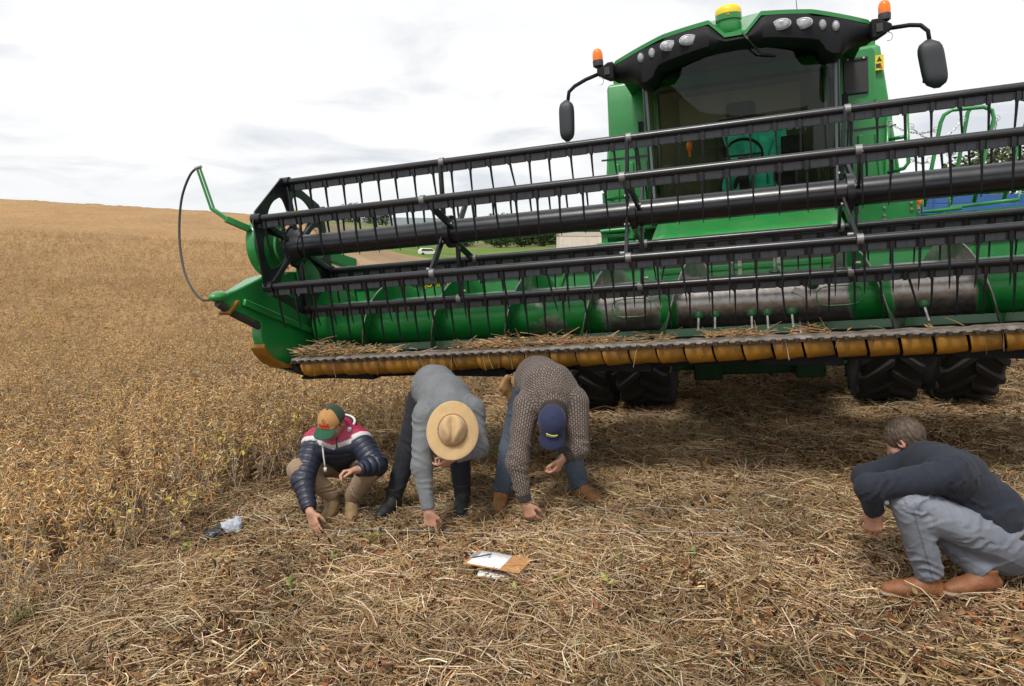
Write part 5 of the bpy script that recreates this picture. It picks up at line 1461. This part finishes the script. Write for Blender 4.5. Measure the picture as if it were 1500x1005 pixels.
M.tube([tuple(on_dome(a, .020, .004)) for a in np.linspace(-.45, .35, 9)], .0022, 6)
M.build('cap_lettering', REDP, capo)
M = MB(); M.tube([tuple(on_dome(.05 + .16 * math.sin(q_) - .1, .066 + .012 * math.cos(q_), .003)) for q_ in np.linspace(0, 6.283, 15)], .0016, 5); M.tube([tuple(on_dome(a, .066 + .012 * math.sin(a * 14), .003)) for a in np.linspace(-.18, .08, 7)], .0016, 5); M.build('cap_emblem', paint('cap_thread', (.22, .12, .05), .8, dust=0), capo)
hr = [ell(HP(0, -.018, .010), (.080, .095, .080), HA, .01, 0, cutp=(HP(0, .028, 0), HA[1]))]
garment('hair', hr, HAIRM, pA, .006, solid((.035, .022, .014)), wr=.002, seed=3, smooth=1)

# ---- B: bending, grey sweater and straw hat
pB = person('person', (-.64, 5.30, ground_z(np.array([-.64]), np.array([5.3]))[0]), 'bending person in grey sweater and tan felt hat pointing at the ground')
J = rel(pB, dict(pel=(-.60, 5.50, .60), wai=(-.575, 5.38, .685), che=(-.475, 5.10, .655), neck=(-.42, 4.93, .60), head=(-.395, 4.765, .515),
    shR=(-.605, 5.00, .565), shL=(-.275, 5.02, .60), elR=(-.615, 4.84, .255), wrR=(-.56, 4.74, -.03), elL=(-.235, 4.93, .36), wrL=(-.40, 4.86, .315),
    hipR=(-.69, 5.50, .55), hipL=(-.50, 5.50, .55), knR=(-.795, 5.42, .17), knL=(-.40, 5.42, .16), anR=(-.895, 5.33, -.145), anL=(-.37, 5.31, -.14), toR=(-.98, 5.13, -.248), toL=(-.375, 5.11, -.212)))
f = nrm((.02, -.48, -.88)); u = nrm((.05, -.86, .47))
hd, HP, HA = head(J['head'], f, u, J['neck'])
body = limb([J['pel'], J['wai'], J['che'], J['neck']], [.12, .105, .125, .055], .05) + limb([J['shR'], J['elR'], J['wrR']], [.05, .042, .028]) + limb([J['shL'], J['elL'], J['wrL']], [.05, .042, .028]) \
    + [cone(J['shR'], J['shL'], .06, .06, .05)] + limb([J['hipR'], J['knR'], J['anR']], [.08, .055, .04]) + limb([J['hipL'], J['knL'], J['anL']], [.08, .055, .04]) + hd \
    + hand(J['wrR'], (.12, -.14, -.98), (.25, .95, -.1), (.92, -.2, .1), pose=[(.12, .12, .08), (1.15, 1.2, .7), (1.25, 1.25, .7), (1.3, 1.25, .7)]) \
    + hand(J['wrL'], (-.78, -.22, -.60), (-.25, .8, -.5), (-.35, -.75, .55), pose=[(.5, .5, .3), (.8, .9, .5), (.95, 1., .6), (1., 1., .6)])
garment('body', body, SKIN, pB, .005, skin_col, wr=0, smooth=1); eyes(HP, HA, pB)
GR = np.array([.175, .185, .195])
sw = limb([J['pel'] + (.0, .0, .03), J['wai'], J['che'], J['neck'] + (J['che'] - J['neck']) * .45, J['neck'] + (J['head'] - J['neck']) * .15], [.155, .160, .172, .12, .078], .06, 0) + [cone(J['shR'] + (.03, 0, .01), J['shL'] + (-.03, 0, .01), .095, .095, .07)] \
    + limb([J['shR'], J['elR'], J['wrR'] + (J['elR'] - J['wrR']) * .06], [.088, .068, .046], .045, 1, True) + limb([J['shL'], J['elL'], J['wrL'] + (J['elL'] - J['wrL']) * .06], [.088, .068, .046], .045, 2, True)
def cuff(V, tag, u, th, t_): return np.where((tag > 0) & (u > .52), np.sin(th * 900) * .0012, 0)
garment('sweater', sw, CLOTH, pB, .0065, solid(GR), folds({1: [(.30, .10, .011, .055), (.52, .10, .008, .040), (.05, .10, .010, .060)], 2: [(.28, .10, .011, .055), (.45, .07, .008, .040), (.05, .10, .010, .06)], 0: [(.10, .12, .009, .075), (.32, .10, .008, .085)]}), wr=.008, seed=21)
TRN = np.array([.012, .013, .020])
tr = limb([J['hipR'], J['knR'], J['anR']], [.115, .083, .064], .03, 1, True) + limb([J['hipL'], J['knL'], J['anL']], [.115, .083, .064], .03, 2, True) + [cone(J['pel'], J['wai'], .150, .13, .05)]
garment('trousers', tr, DENIM, pB, .007, solid(TRN), folds({1: [(.40, .10, .012, .06), (.70, .10, .012, .05), (.06, .1, .010, .06)], 2: [(.40, .10, .012, .06), (.70, .10, .012, .05), (.06, .1, .010, .06)]}), wr=.009, seed=9)
for a_, t_ in (('anR', 'toR'), ('anL', 'toL')): boot('boot', J[a_], J[t_], pB, (.016, .018, .018), (.012, .011, .010), .12, .058, seed=4)
def brimhat(par, P, A):
    r, f_, u_ = [np.array(q) for q in A]; c = P(0, -.004, .045); V = []; ns = 64
    prof = [(.080, -.012), (.100, -.004), (.13, .0), (.165, -.004), (.186, -.010), (.190, -.006), (.186, -.001), (.165, .005), (.13, .009), (.106, .012), (.098, .020), (.094, .035), (.090, .060), (.083, .085), (.070, .104), (.050, .113), (.025, .115), (0.001, .114)]
    for (rr_, h) in prof:
        for k in range(ns):
            a = 2 * math.pi * k / ns; ca, sa = math.cos(a), math.sin(a); sx_, sy_ = .92, 1.06
            x, y = rr_ * ca * sx_, rr_ * sa * sy_
            z = h
            if rr_ > .12 and h < .03: z += .016 * (rr_ - .12) / .07 * (math.cos(2 * a) * -1) * 1.0 + .004 * math.sin(3 * a + 1)
            if h > .05:
                z -= .040 * math.exp(-(x / .022) ** 2) * np.clip((h - .05) / .05, 0, 1) * (1 if y > -.06 else .6)
                w = np.clip((h - .05) / .05, 0, 1) * math.exp(-((y - .07) / .05) ** 2); x *= 1 - .35 * w
            V.append(c + r * x + f_ * y + u_ * z)
    n = len(prof); Fs = [(i * ns + k, i * ns + (k + 1) % ns, (i + 1) * ns + (k + 1) % ns, (i + 1) * ns + k) for i in range(n - 1) for k in range(ns)]
    o = np_mesh('hat', V, Fs, FELT, par); q = (np.array(V) - c) @ np.array([r, f_, u_]).T
    add_col(o.data, np.tile([[.53, .36, .175]], (len(V), 1)))
    s2 = o.modifiers.new('sub', 'SUBSURF'); s2.levels = s2.render_levels = 1
    M = MB(); M.tube([tuple(c + r * .093 * math.cos(a) + f_ * .106 * math.sin(a) + u_ * .024) for a in np.linspace(0, 6.283, 49)], .0055, 6); M.build('hat_band', paint('hat_band', (.30, .155, .05), .8, dust=0), o, smooth=180)
brimhat(pB, HP, HA)
garment('hair', [ell(HP(0, -.018, .008), (.080, .096, .080), HA, .01, 0, cutp=(HP(0, .02, 0), HA[1]))], HAIRM, pB, .007, solid((.05, .035, .022)), wr=.002, seed=3, smooth=1)

# ---- C: bending, patterned sweater and navy cap
pC = person('person', (.20, 5.30, ground_z(np.array([.2]), np.array([5.3]))[0]), 'bending person in brown patterned sweater and navy cap picking at the straw')
J = rel(pC, dict(pel=(.19, 5.50, .63), wai=(.195, 5.38, .745), che=(.265, 5.10, .735), neck=(.285, 4.945, .665), head=(.27, 4.835, .56),
    shR=(.10, 5.02, .62), shL=(.445, 5.03, .65), elR=(.035, 4.87, .275), wrR=(.09, 4.82, -.005), elL=(.455, 4.93, .355), wrL=(.345, 4.86, .305),
    hipR=(.09, 5.50, .57), hipL=(.29, 5.50, .57), knR=(-.01, 5.42, .20), knL=(.44, 5.42, .19), anR=(-.083, 5.31, -.105), anL=(.515, 5.31, -.075), toR=(-.10, 5.11, -.188), toL=(.635, 5.14, -.135)))
f = nrm((-.06, -.52, -.85)); u = nrm((-.03, -.85, .52))
hd, HP, HA = head(J['head'], f, u, J['neck'])
body = limb([J['pel'], J['wai'], J['che'], J['neck']], [.12, .105, .125, .055], .05) + limb([J['shR'], J['elR'], J['wrR']], [.05, .042, .028]) + limb([J['shL'], J['elL'], J['wrL']], [.05, .042, .028]) \
    + [cone(J['shR'], J['shL'], .06, .06, .05)] + limb([J['hipR'], J['knR'], J['anR']], [.08, .055, .04]) + limb([J['hipL'], J['knL'], J['anL']], [.08, .055, .04]) + hd \
    + hand(J['wrR'], (.42, -.20, -.88), (.1, .9, -.3), (.80, -.3, .45), pose=[(.5, .55, .35), (.55, .6, .4), (.6, .65, .4), (.65, .7, .4)]) \
    + hand(J['wrL'], (-.45, -.15, -.88), (-.5, .75, .1), (-.55, -.75, .1), pose=[(.55, .6, .4), (.75, .8, .5), (.85, .9, .5), (.9, .9, .5)])
garment('body', body, SKIN, pC, .005, skin_col, wr=0, smooth=1); eyes(HP, HA, pC)
sw = limb([J['pel'] + (.0, -.01, .06), J['wai'], J['che'], J['neck'] + (J['che'] - J['neck']) * .5, J['neck'] + (J['head'] - J['neck']) * .28], [.160, .165, .178, .12, .080], .06, 0) + [cone(J['shR'] + (.03, .02, .02), J['shL'] + (-.03, .02, .02), .10, .10, .07)] \
    + limb([J['shR'], J['elR'], J['wrR'] + (J['elR'] - J['wrR']) * .05], [.094, .072, .048], .045, 1, True) + limb([J['shL'], J['elL'], J['wrL'] + (J['elL'] - J['wrL']) * .05], [.094, .072, .048], .045, 2, True)
def knit_col(V, tag, u, th, t_):
    C = np.ones((len(V), 3)); L1 = np.linalg.norm(J['elR'] - J['shR']) + np.linalg.norm(J['wrR'] - J['elR']) * .95; C[(tag == 1) & (u > L1 - .055)] = 0
    L2 = np.linalg.norm(J['elL'] - J['shL']) + np.linalg.norm(J['wrL'] - J['elL']) * .95; C[(tag == 2) & (u > L2 - .055)] = 0
    C[np.linalg.norm(V - (J['neck'] + (J['head'] - J['neck']) * .30), axis=1) < .092] = 0
    return C
garment('sweater', sw, KNIT, pC, .0065, knit_col, folds({1: [(.34, .10, .011, .06), (.55, .09, .009, .045)], 2: [(.30, .10, .012, .055)], 0: [(.1, .1, .008, .08)]}), wr=.007, seed=33, uv=True)
def jean_col(V, tag, u, th, t_):
    C = np.tile([[.060, .078, .108]], (len(V), 1)); k = np.clip(1 - ((u - .38) / .30) ** 2, 0, 1)[:, None] * ((tag > 0)[:, None]); return C * (1 + .55 * k)
tr = limb([J['hipR'], J['knR'], J['anR']], [.115, .082, .070], .03, 1, True) + limb([J['hipL'], J['knL'], J['anL']], [.115, .082, .070], .03, 2, True) + [cone(J['pel'], J['wai'], .150, .13, .05)]
garment('jeans', tr, DENIM, pC, .007, jean_col, folds({1: [(.40, .10, .012, .055), (.68, .11, .012, .05), (.05, .1, .010, .06)], 2: [(.40, .10, .012, .055), (.68, .11, .012, .05), (.05, .1, .010, .06)]}), wr=.009, seed=10)
for a_, t_ in (('anR', 'toR'), ('anL', 'toL')): boot('boot', J[a_], J[t_], pC, (.36, .165, .055), (.22, .12, .055), .035, .048, seed=6)
def capC_col(q, tag):
    C = np.tile([[.016, .022, .070]], (len(q), 1)); C[tag == 1] = (.014, .019, .062); return C
capo, _ = cap(pC, HP, HA, capC_col, .15)
M = MB(); M.tube([tuple(on_dome(a, .034 + .010 * math.sin(a * 2 + .6), .003)) for a in np.linspace(-.42, .42, 12)], .0042, 6); M.build('cap_emblem', paint('cap_yellow_thread', (.62, .58, .12), .7, dust=0), capo)
M = MB(); M.tube([tuple(on_dome(a, .022 + .006 * math.sin(a * 2 + .6), .003)) for a in np.linspace(-.30, .38, 10)], .0026, 6); M.build('cap_emblem_stripe', paint('cap_white_thread', (.6, .62, .66), .7, dust=0), capo)
garment('hair', [ell(HP(0, -.018, .008), (.080, .096, .080), HA, .01, 0, cutp=(HP(0, .02, 0), HA[1]))], HAIRM, pC, .007, solid((.03, .02, .014)), wr=.002, seed=3, smooth=1)
# tan leather glove stuck in the waistband
gl = empty('leather_glove', wpt(0, 0, 0)); gl.location = (.005, 5.50, .66); setp(gl, 'tan leather glove tucked at the hip of the patterned sweater', 'glove')
pr = [cone((-.01, -.02, -.05), (-.055, -.05, .04), .038, .045, .03, ((.5, -.8, 0), .5)), cone((-.055, -.05, .04), (-.04, -.06, .10), .042, .036, .03, ((.5, -.8, 0), .5)), cone((-.06, -.06, .02), (-.085, -.06, -.03), .015, .012, .015)]
garment('glove_body', pr, LEATH, gl, .006, solid((.42, .24, .10)), wr=.006, seed=2)

# ---- D: crouching at the near side, back turned, dark sweatshirt and pale jeans
pD = person('person', (2.2, 3.52, ground_z(np.array([2.2]), np.array([3.52]))[0]), 'crouching person in charcoal sweatshirt and pale grey jeans seen side on')
J = rel(pD, dict(pel=(2.47, 3.54, .325), wai=(2.405, 3.55, .445), che=(2.235, 3.59, .605), neck=(2.135, 3.70, .675), head=(2.10, 3.82, .745),
    shL=(2.14, 3.45, .675), shR=(2.14, 3.76, .65), elL=(1.745, 3.46, .610), wrL=(1.815, 3.52, .455), elR=(1.93, 3.88, .52), wrR=(1.88, 3.68, .42),
    hipL=(2.40, 3.46, .33), hipR=(2.42, 3.64, .33), knL=(1.945, 3.46, .535), knR=(2.0, 3.72, .50), anL=(2.085, 3.46, .155), anR=(2.35, 3.44, .18), toL=(1.90, 3.50, .035), toR=(2.20, 3.42, .080)))
f = nrm((-.50, .62, -.60)); u = nrm((-.40, .45, .80))
hd, HP, HA = head(J['head'], f, u, J['neck'])
body = limb([J['pel'], J['wai'], J['che'], J['neck']], [.150, .128, .125, .055], .05) + limb([J['shR'], J['elR'], J['wrR']], [.05, .042, .028]) + limb([J['shL'], J['elL'], J['wrL']], [.05, .042, .028]) \
    + [cone(J['shR'], J['shL'], .06, .06, .05)] + limb([J['hipR'], J['knR'], J['anR']], [.08, .055, .04]) + limb([J['hipL'], J['knL'], J['anL']], [.08, .055, .04]) + hd \
    + hand(J['wrL'], (.05, .12, -.95), (.5, .8, 0), (-.8, .5, 0), pose=[(.5, .6, .4)] * 4) + hand(J['wrR'], (-.2, -.35, -.85), (.5, -.5, 0), (-.6, -.6, 0), (.4, .5, .3))
garment('body', body, SKIN, pD, .0055, skin_col, wr=0, smooth=1); eyes(HP, HA, pD)
SH = np.array([.013, .017, .029])
back = nrm(np.cross(np.array(J['che'] - J['wai']), (0, 1, 0)))
sw = limb([J['wai'] + (J['pel'] - J['wai']) * .34, J['wai'], J['che'], J['neck'] + (J['che'] - J['neck']) * .45, J['neck'] + (J['head'] - J['neck']) * .10], [.160, .152, .150, .105, .072], .06, 0) + [cone(J['shR'] + (.02, -.03, 0), J['shL'] + (.02, .03, 0), .10, .10, .07)] \
    + limb([J['shR'], J['elR'], J['wrR']], [.082, .060, .045], .045, 1, True) + limb([J['shL'], J['elL'], J['wrL'] + (J['elL'] - J['wrL']) * .05], [.086, .061, .045], .045, 2, True)
sw[0]['a'], sw[0]['b'] = sw[0]['b'], sw[0]['a']; sw[0]['ra'], sw[0]['rb'] = sw[0]['rb'], sw[0]['ra']; sw[0]['cut'] = True
garment('sweatshirt', sw, CLOTH, pD, .0065, solid(SH), folds({2: [(.06, .12, .012, .070), (.36, .10, .012, .055), (.52, .07, .008, .035)], 0: [(.12, .16, .008, .09), (.36, .14, .009, .085)]}), wr=.009, seed=44)
def pale_col(V, tag, u, th, t_):
    C = np.tile([[.180, .196, .232]], (len(V), 1)); k = np.clip(1 - ((u - .42) / .25) ** 2, 0, 1)[:, None] * ((tag > 0)[:, None]); return C * (1 + .45 * k) * np.where((np.abs(th - .02) < .004)[:, None] & (tag > 0)[:, None], .6, 1)
tr = limb([J['hipL'], J['knL'], J['anL']], [.112, .082, .068], .03, 2, True) + limb([J['hipR'], J['knR'], J['anR']], [.112, .082, .068], .03, 1, True) + [cone(J['pel'] + (.015, 0, -.02), J['pel'] + (J['wai'] - J['pel']) * .42, .178, .165, .05, cut=True)]
garment('jeans', tr, DENIM, pD, .0065, pale_col, folds({2: [(.10, .13, .014, .060), (.47, .10, .012, .055), (.80, .12, .013, .048)], 1: [(.47, .1, .012, .055), (.8, .12, .012, .048)]}), wr=.009, seed=12)
ax = nrm(J['wai'] - J['pel']); cB = J['pel'] + (J['wai'] - J['pel']) * .30; e1 = nrm(np.cross(ax, (0, 1, 0))); e2 = np.cross(ax, e1)
M = MB(); secs = []
for a in np.linspace(0, 2 * math.pi, 41): 
    o_ = cB + (e1 * math.cos(a) + e2 * math.sin(a)) * .171; q_ = nrm(o_ - cB); secs.append([tuple(o_ - ax * .019), tuple(o_ + q_ * .009 - ax * .017), tuple(o_ + q_ * .009 + ax * .017), tuple(o_ + ax * .019)])
M.sweep(secs, caps=False); M.build('belt', paint('belt_leather', (.05, .025, .015), .5, dust=0), pD)
for a_, t_ in (('anL', 'toL'), ('anR', 'toR')): boot('shoe', J[a_], J[t_], pD, (.26, .100, .040), (.36, .27, .18), .07, .054, seed=7)
def hairD(V, tag, u, th, t_):
    C = np.tile([[.080, .050, .031]], (len(V), 1)); return C * (.5 + 1.0 * value_noise(V[:, 0] * 1., V[:, 2] * 1., .012, 4))[:, None]
garment('hair', [ell(HP(0, -.012, .022), (.087, .106, .096), HA, .01, 0, cutp=(HP(0, .088, .045), HA[1] * .75 - HA[2] * .60))], HAIRM, pD, .0045, hairD, lambda V, *a: .008 * (value_noise(V[:, 0] * 1.5 + V[:, 2], V[:, 1] * 2.5 - V[:, 2], .012, 9) - .5), wr=.004, seed=3, smooth=1)

# ------------------------------------------------------------------ small things on the ground
cbx, cby = -.083, 4.175; rz = -.40
cl = empty('clipboard', (cbx, cby, tz(cbx, cby) + .072), (R(-3), R(-1), rz)); setp(cl, 'brown clipboard with white paper and a pen lying on the straw', 'clipboard')
M = MB(); M.box((0, 0, 0), (.36, .225, .004)); M.build('board', paint('hardboard', (.47, .235, .085), .55, dust=.1, var=.08), cl, bevel=.001)
M = MB(); nx = 14
Vp = []
for j in range(2):
    for i in range(nx): x_ = -.158 + .212 * i / (nx - 1); Vp.append((x_, -.098 + .200 * j, .0035 + .004 * math.sin(math.pi * i / (nx - 1)) * j + (.012 * ((i - 9) / 5) ** 2 * j if i > 9 else 0) * .3))
M.add(Vp, [(i, i + 1, nx + i + 1, nx + i) for i in range(nx - 1)]); po = M.build('paper', paint('paper', (.90, .90, .90), .8, dust=0, var=.02), cl, smooth=180); s2 = po.modifiers.new('t', 'SOLIDIFY'); s2.thickness = .0015
M = MB(); M.box((-.163, .02, .006), (.035, .085, .006)); M.tube([(-.172, -.01, .012), (-.200, 0, .016), (-.200, .045, .016), (-.172, .05, .012)], .003, 6); M.build('clip', SILVER, cl, bevel=.001)
pn = empty('pen', (cbx - .100, cby + .035, tz(cbx, cby) + .090), (0, 0, .42)); setp(pn, 'dark blue pen lying across the clipboard paper', 'pen')
M = MB(); M.lathe([(.001, -.07), (.004, -.058), (.0045, -.05), (.0045, .06), (.003, .066)], axis=(1, 0, 0), seg=12); M.build('barrel', paint('pen_blue', (.03, .035, .09), .4, dust=0), pn)
M = MB(); M.box((.035, 0, .006), (.035, .003, .002)); M.build('pocket_clip', SILVER, pn)
ty = empty('plastic_tray', (cbx + .03, cby - .055, tz(cbx, cby) + .036), (R(2), R(1), rz + .1)); setp(ty, 'flat white plastic tray with round holes under the clipboard', 'tray')
ring = [(p[0], p[1]) for p in rrect(.13, .085, .02)]
hol = [[(hx + .008 * math.cos(a), hy + .008 * math.sin(a)) for a in np.linspace(0, 6.283, 12, endpoint=False)] for hx in (-.09, -.03, .04, .1) for hy in (-.06, .0)]
curve_plate('tray_base', [ring] + hol, .006, Matrix.Identity(4), WHITEP, ty)
M = MB(); M.tube([(p[0], p[1], -.006) for p in ring] + [(ring[0][0], ring[0][1], -.006)], .009, 6); M.build('tray_rim', WHITEP, ty)

# crumpled dark bag with pale lining
bg = empty('plastic_bag', (-2.11, 5.12, tz(-2.11, 5.12) + .03), (0, 0, .35)); bg.scale = (.86, .86, .80); setp(bg, 'crumpled black and pale grey plastic bag at the crop edge', 'bag')
def bagd(V, *a): return .010 * (value_noise(V[:, 0] * 1.3 + V[:, 2] * .7, V[:, 1] + V[:, 2], .05, 14) - .5) * 2 + .003 * (value_noise(V[:, 0] - V[:, 2], V[:, 1] * 1.4, .015, 15) - .5) * 2
def bagc(c): return lambda V, *a: np.tile([c], (len(V), 1))
BAGM = cloth('bag_plastic', 60, .002, .35, .25, 0)
garment('bag_body', [cone((-.08, -.02, .03), (.03, .0, .06), .055, .078, .03), cone((-.15, -.03, .02), (-.08, 0, .03), .03, .05, .03)], BAGM, bg, .006, bagc((.022, .024, .028)), bagd, wr=.004)
garment('bag_lining', [cone((.035, .0, .065), (.095, .03, .085), .078, .055, .03), cone((.09, .03, .09), (.135, .055, .12), .045, .02, .03), cone((.10, .01, .06), (.12, -.03, .03), .045, .02, .03)], BAGM, bg, .006, bagc((.46, .50, .56)), bagd, wr=.004)

# cord frame pegged out on the stubble for counting lost grain
fr = [(-1.76, 5.08), (-1.64, 5.55), (1.51, 4.72), (1.41, 4.30)]
def gpath(a, b, n, dz, jig=.012):
    out = []
    for i in range(n + 1):
        f_ = i / n; x_, y_ = a[0] + (b[0] - a[0]) * f_, a[1] + (b[1] - a[1]) * f_; out.append((x_ + random.uniform(-jig, jig) * (0 < i < n), y_ + random.uniform(-jig, jig) * (0 < i < n), float(ground_z(np.array([x_]), np.array([y_]))[0]) + dz + random.uniform(-.008, .008)))
    return out
cf = empty('measuring_frame', (-1.76, 5.08, tz(-1.76, 5.08))); setp(cf, 'thin grey cord frame stretched across the straw between the people', 'cord frame')
CORD = paint('cord', (.30, .29, .29), .6, dust=.1)
for a_, b_, n_, r_, mt, nm in ((fr[0], fr[1], 6, .006, DARKM, 'dark_strap'), (fr[1], fr[2], 24, .0026, CORD, 'cord'), (fr[2], fr[3], 5, .0026, CORD, 'cord'), (fr[3], fr[0], 24, .003, CORD, 'cord')):
    M = MB(); M.tube([tuple(Vector(p) - cf.location) for p in gpath(a_, b_, n_, .062)], r_, 6); M.build(nm, mt, cf, smooth=180)

# seedlings
def seedling(x_, y_, h, kind, label):
    e = empty('seedling', (x_, y_, ground_z(np.array([x_]), np.array([y_]))[0] + .02)); setp(e, label, 'seedling')
    q = QB(); c1, c2 = ((.24, .24, .075), (.17, .19, .06)) if kind == 'weed' else ((.36, .36, .12), (.26, .28, .09))
    if kind == 'grass':
        for _ in range(26):
            a = random.uniform(0, 6.28); l_ = h * random.uniform(.6, 1.1); b0 = Vector((random.uniform(-.05, .05), random.uniform(-.05, .05), 0)); o_ = Vector((math.cos(a), math.sin(a), 0)) * l_ * random.uniform(.3, .8)
            q.strip([b0, b0 + o_ * .4 + Vector((0, 0, l_ * .6)), b0 + o_ + Vector((0, 0, l_ * .7))], [.003, .0026, .0006], jit(c2, .25), 3)
        q.build('blades', LEAFM, link=True).parent = e; return
    q.strip([(0, 0, 0), (.006, .004, h * .5), (.0, .01, h)], [.0035, .003, .002], jit(c1), 5)
    st = q.build('stem', LEAFM, link=True); st.parent = e
    for k in range(6 if kind == 'weed' else 3):
        q = QB(); a = random.uniform(0, 6.28); q.leaf((0, 0, h * random.uniform(.4, 1)), (math.cos(a), math.sin(a), random.uniform(0, .8)), random.uniform(.03, .055), .014, jit(c2 if k % 2 else c1, .2), .4)
        o_ = q.build('leaf', LEAFM, link=True); o_.parent = e
for x_, y_, h, k_, lb in ((-.95, 4.76, .13, 'grass', 'green grass tuft in the straw near the hat wearer'), (.61, 3.99, .13, 'sprout', 'tall pale green sprout in the straw to the right of the clipboard'.replace(' to the right of', ' beyond')),
        (.52, 3.80, .09, 'sprout', 'short pale green sprout close to the taller sprout'), (-1.14, 4.46, .08, 'weed', 'small leafy green weed below the grass tuft'),
        (.02, 3.72, .13, 'sprout', 'pale green sprout standing below the clipboard'), (-2.86, 3.98, .14, 'grass', 'green grass tuft at the picture edge beside the crop'),
        (2.60, 4.5, .08, 'weed', 'small green weed beyond the crouching charcoal sweatshirt'), (-2.24, 4.82, .10, 'weed', 'yellow green weed near the crumpled bag'), (-1.30, 4.05, .09, 'weed', 'small green weed alone in the open straw'), (.26, 3.88, .06, 'weed', 'tiny yellow green weed between two sprouts'),
        (1.05, 4.05, .05, 'weed', 'tiny green weed beyond the tall sprout'), (-.15, 6.6, .2, 'grass', 'grass tuft growing behind the two bending people')):
    seedling(x_, y_, h, k_, lb)
# ------------------------------------------------------------------ sky, sun, camera
W = bpy.data.worlds.new('World'); sc.world = W; W.use_nodes = True; t = W.node_tree
for n_ in list(t.nodes): t.nodes.remove(n_)
SUN_EL, SUN_AZ = R(59), R(212)      # azimuth measured clockwise from +Y
out = N(t, 'ShaderNodeOutputWorld'); bg_ = N(t, 'ShaderNodeBackground'); bg_.inputs[1].default_value = .12
sky = N(t, 'ShaderNodeTexSky', sky_type='NISHITA'); sky.sun_disc = False; sky.sun_elevation = SUN_EL; sky.sun_rotation = SUN_AZ; sky.dust_density = 2.
tc = N(t, 'ShaderNodeTexCoord'); sx = N(t, 'ShaderNodeSeparateXYZ'); t.links.new(tc.outputs['Generated'], sx.inputs[0])
mz = N(t, 'ShaderNodeMath', operation='MAXIMUM'); t.links.new(sx.outputs[2], mz.inputs[0]); mz.inputs[1].default_value = .02
ad = N(t, 'ShaderNodeMath', operation='ADD'); t.links.new(mz.outputs[0], ad.inputs[0]); ad.inputs[1].default_value = .16
cx = N(t, 'ShaderNodeCombineXYZ')
for i_ in (0, 1):
    dv = N(t, 'ShaderNodeMath', operation='DIVIDE'); t.links.new(sx.outputs[i_], dv.inputs[0]); t.links.new(ad.outputs[0], dv.inputs[1]); t.links.new(dv.outputs[0], cx.inputs[i_])
n1 = N(t, 'ShaderNodeTexNoise'); n1.inputs['Scale'].default_value = 1.15; n1.inputs['Detail'].default_value = 7; n1.inputs['Roughness'].default_value = .52; n1.inputs['Distortion'].default_value = .35
t.links.new(cx.outputs[0], n1.inputs['Vector'])
K = 1 / .12
cl_ = ramp(t, n1.outputs['Fac'], [(.34, (.74, .77, .83)), (.42, (.90, .915, .945)), (.49, (1.04, 1.04, 1.04)), (.70, (1.12, 1.12, 1.11))])
sc_ = N(t, 'ShaderNodeVectorMath', operation='SCALE'); t.links.new(cl_, sc_.inputs[0]); sc_.inputs[3].default_value = K
hz = N(t, 'ShaderNodeMapRange'); t.links.new(sx.outputs[2], hz.inputs[0]); hz.inputs[1].default_value = 0; hz.inputs[2].default_value = .10; hz.inputs[3].default_value = .75; hz.inputs[4].default_value = 0
c_ = mixc(t, hz.outputs[0], sc_.outputs[0], tuple(v * K for v in (.90, .935, .965)))
n2 = N(t, 'ShaderNodeTexNoise'); n2.inputs['Scale'].default_value = .9; t.links.new(cx.outputs[0], n2.inputs['Vector'])
fc = ramp(t, n2.outputs['Fac'], [(.40, (.92,) * 3), (.75, (1, 1, 1))])
c_ = mixc(t, fc, sky.outputs[0], c_)
t.links.new(c_, bg_.inputs[0]); t.links.new(bg_.outputs[0], out.inputs[0])
sl = bpy.data.lights.new('sun', 'SUN'); sl.energy = 2.9; sl.angle = R(13); sl.color = (1, .96, .90)
so_ = bpy.data.objects.new('sun', sl); COL.objects.link(so_)
dirv = Vector((math.sin(SUN_AZ) * math.cos(SUN_EL), math.cos(SUN_AZ) * math.cos(SUN_EL), math.sin(SUN_EL)))
so_.rotation_euler = dirv.to_track_quat('Z', 'Y').to_euler(); so_.location = (0, -10, 30)
cam = bpy.data.cameras.new('camera'); co_ = bpy.data.objects.new('camera', cam); COL.objects.link(co_)
cam.sensor_width = 36; cam.lens = 1083 / 1500 * 36; cam.clip_end = 6000; cam.clip_start = .05
co_.location = (0, 0, EYE); co_.rotation_euler = (R(90) - math.atan(172.5 / 1083), 0, 0)
sc.camera = co_
sc.view_settings.view_transform = 'Standard'; sc.view_settings.look = 'None'; sc.view_settings.gamma = 1; sc.view_settings.exposure = 0.0
sc.cycles.max_bounces = 6; sc.cycles.transparent_max_bounces = 8; sc.cycles.diffuse_bounces = 3; sc.cycles.glossy_bounces = 3
sc.cycles.use_denoising = True
sc.cycles.use_adaptive_sampling = True; sc.cycles.adaptive_threshold = .02
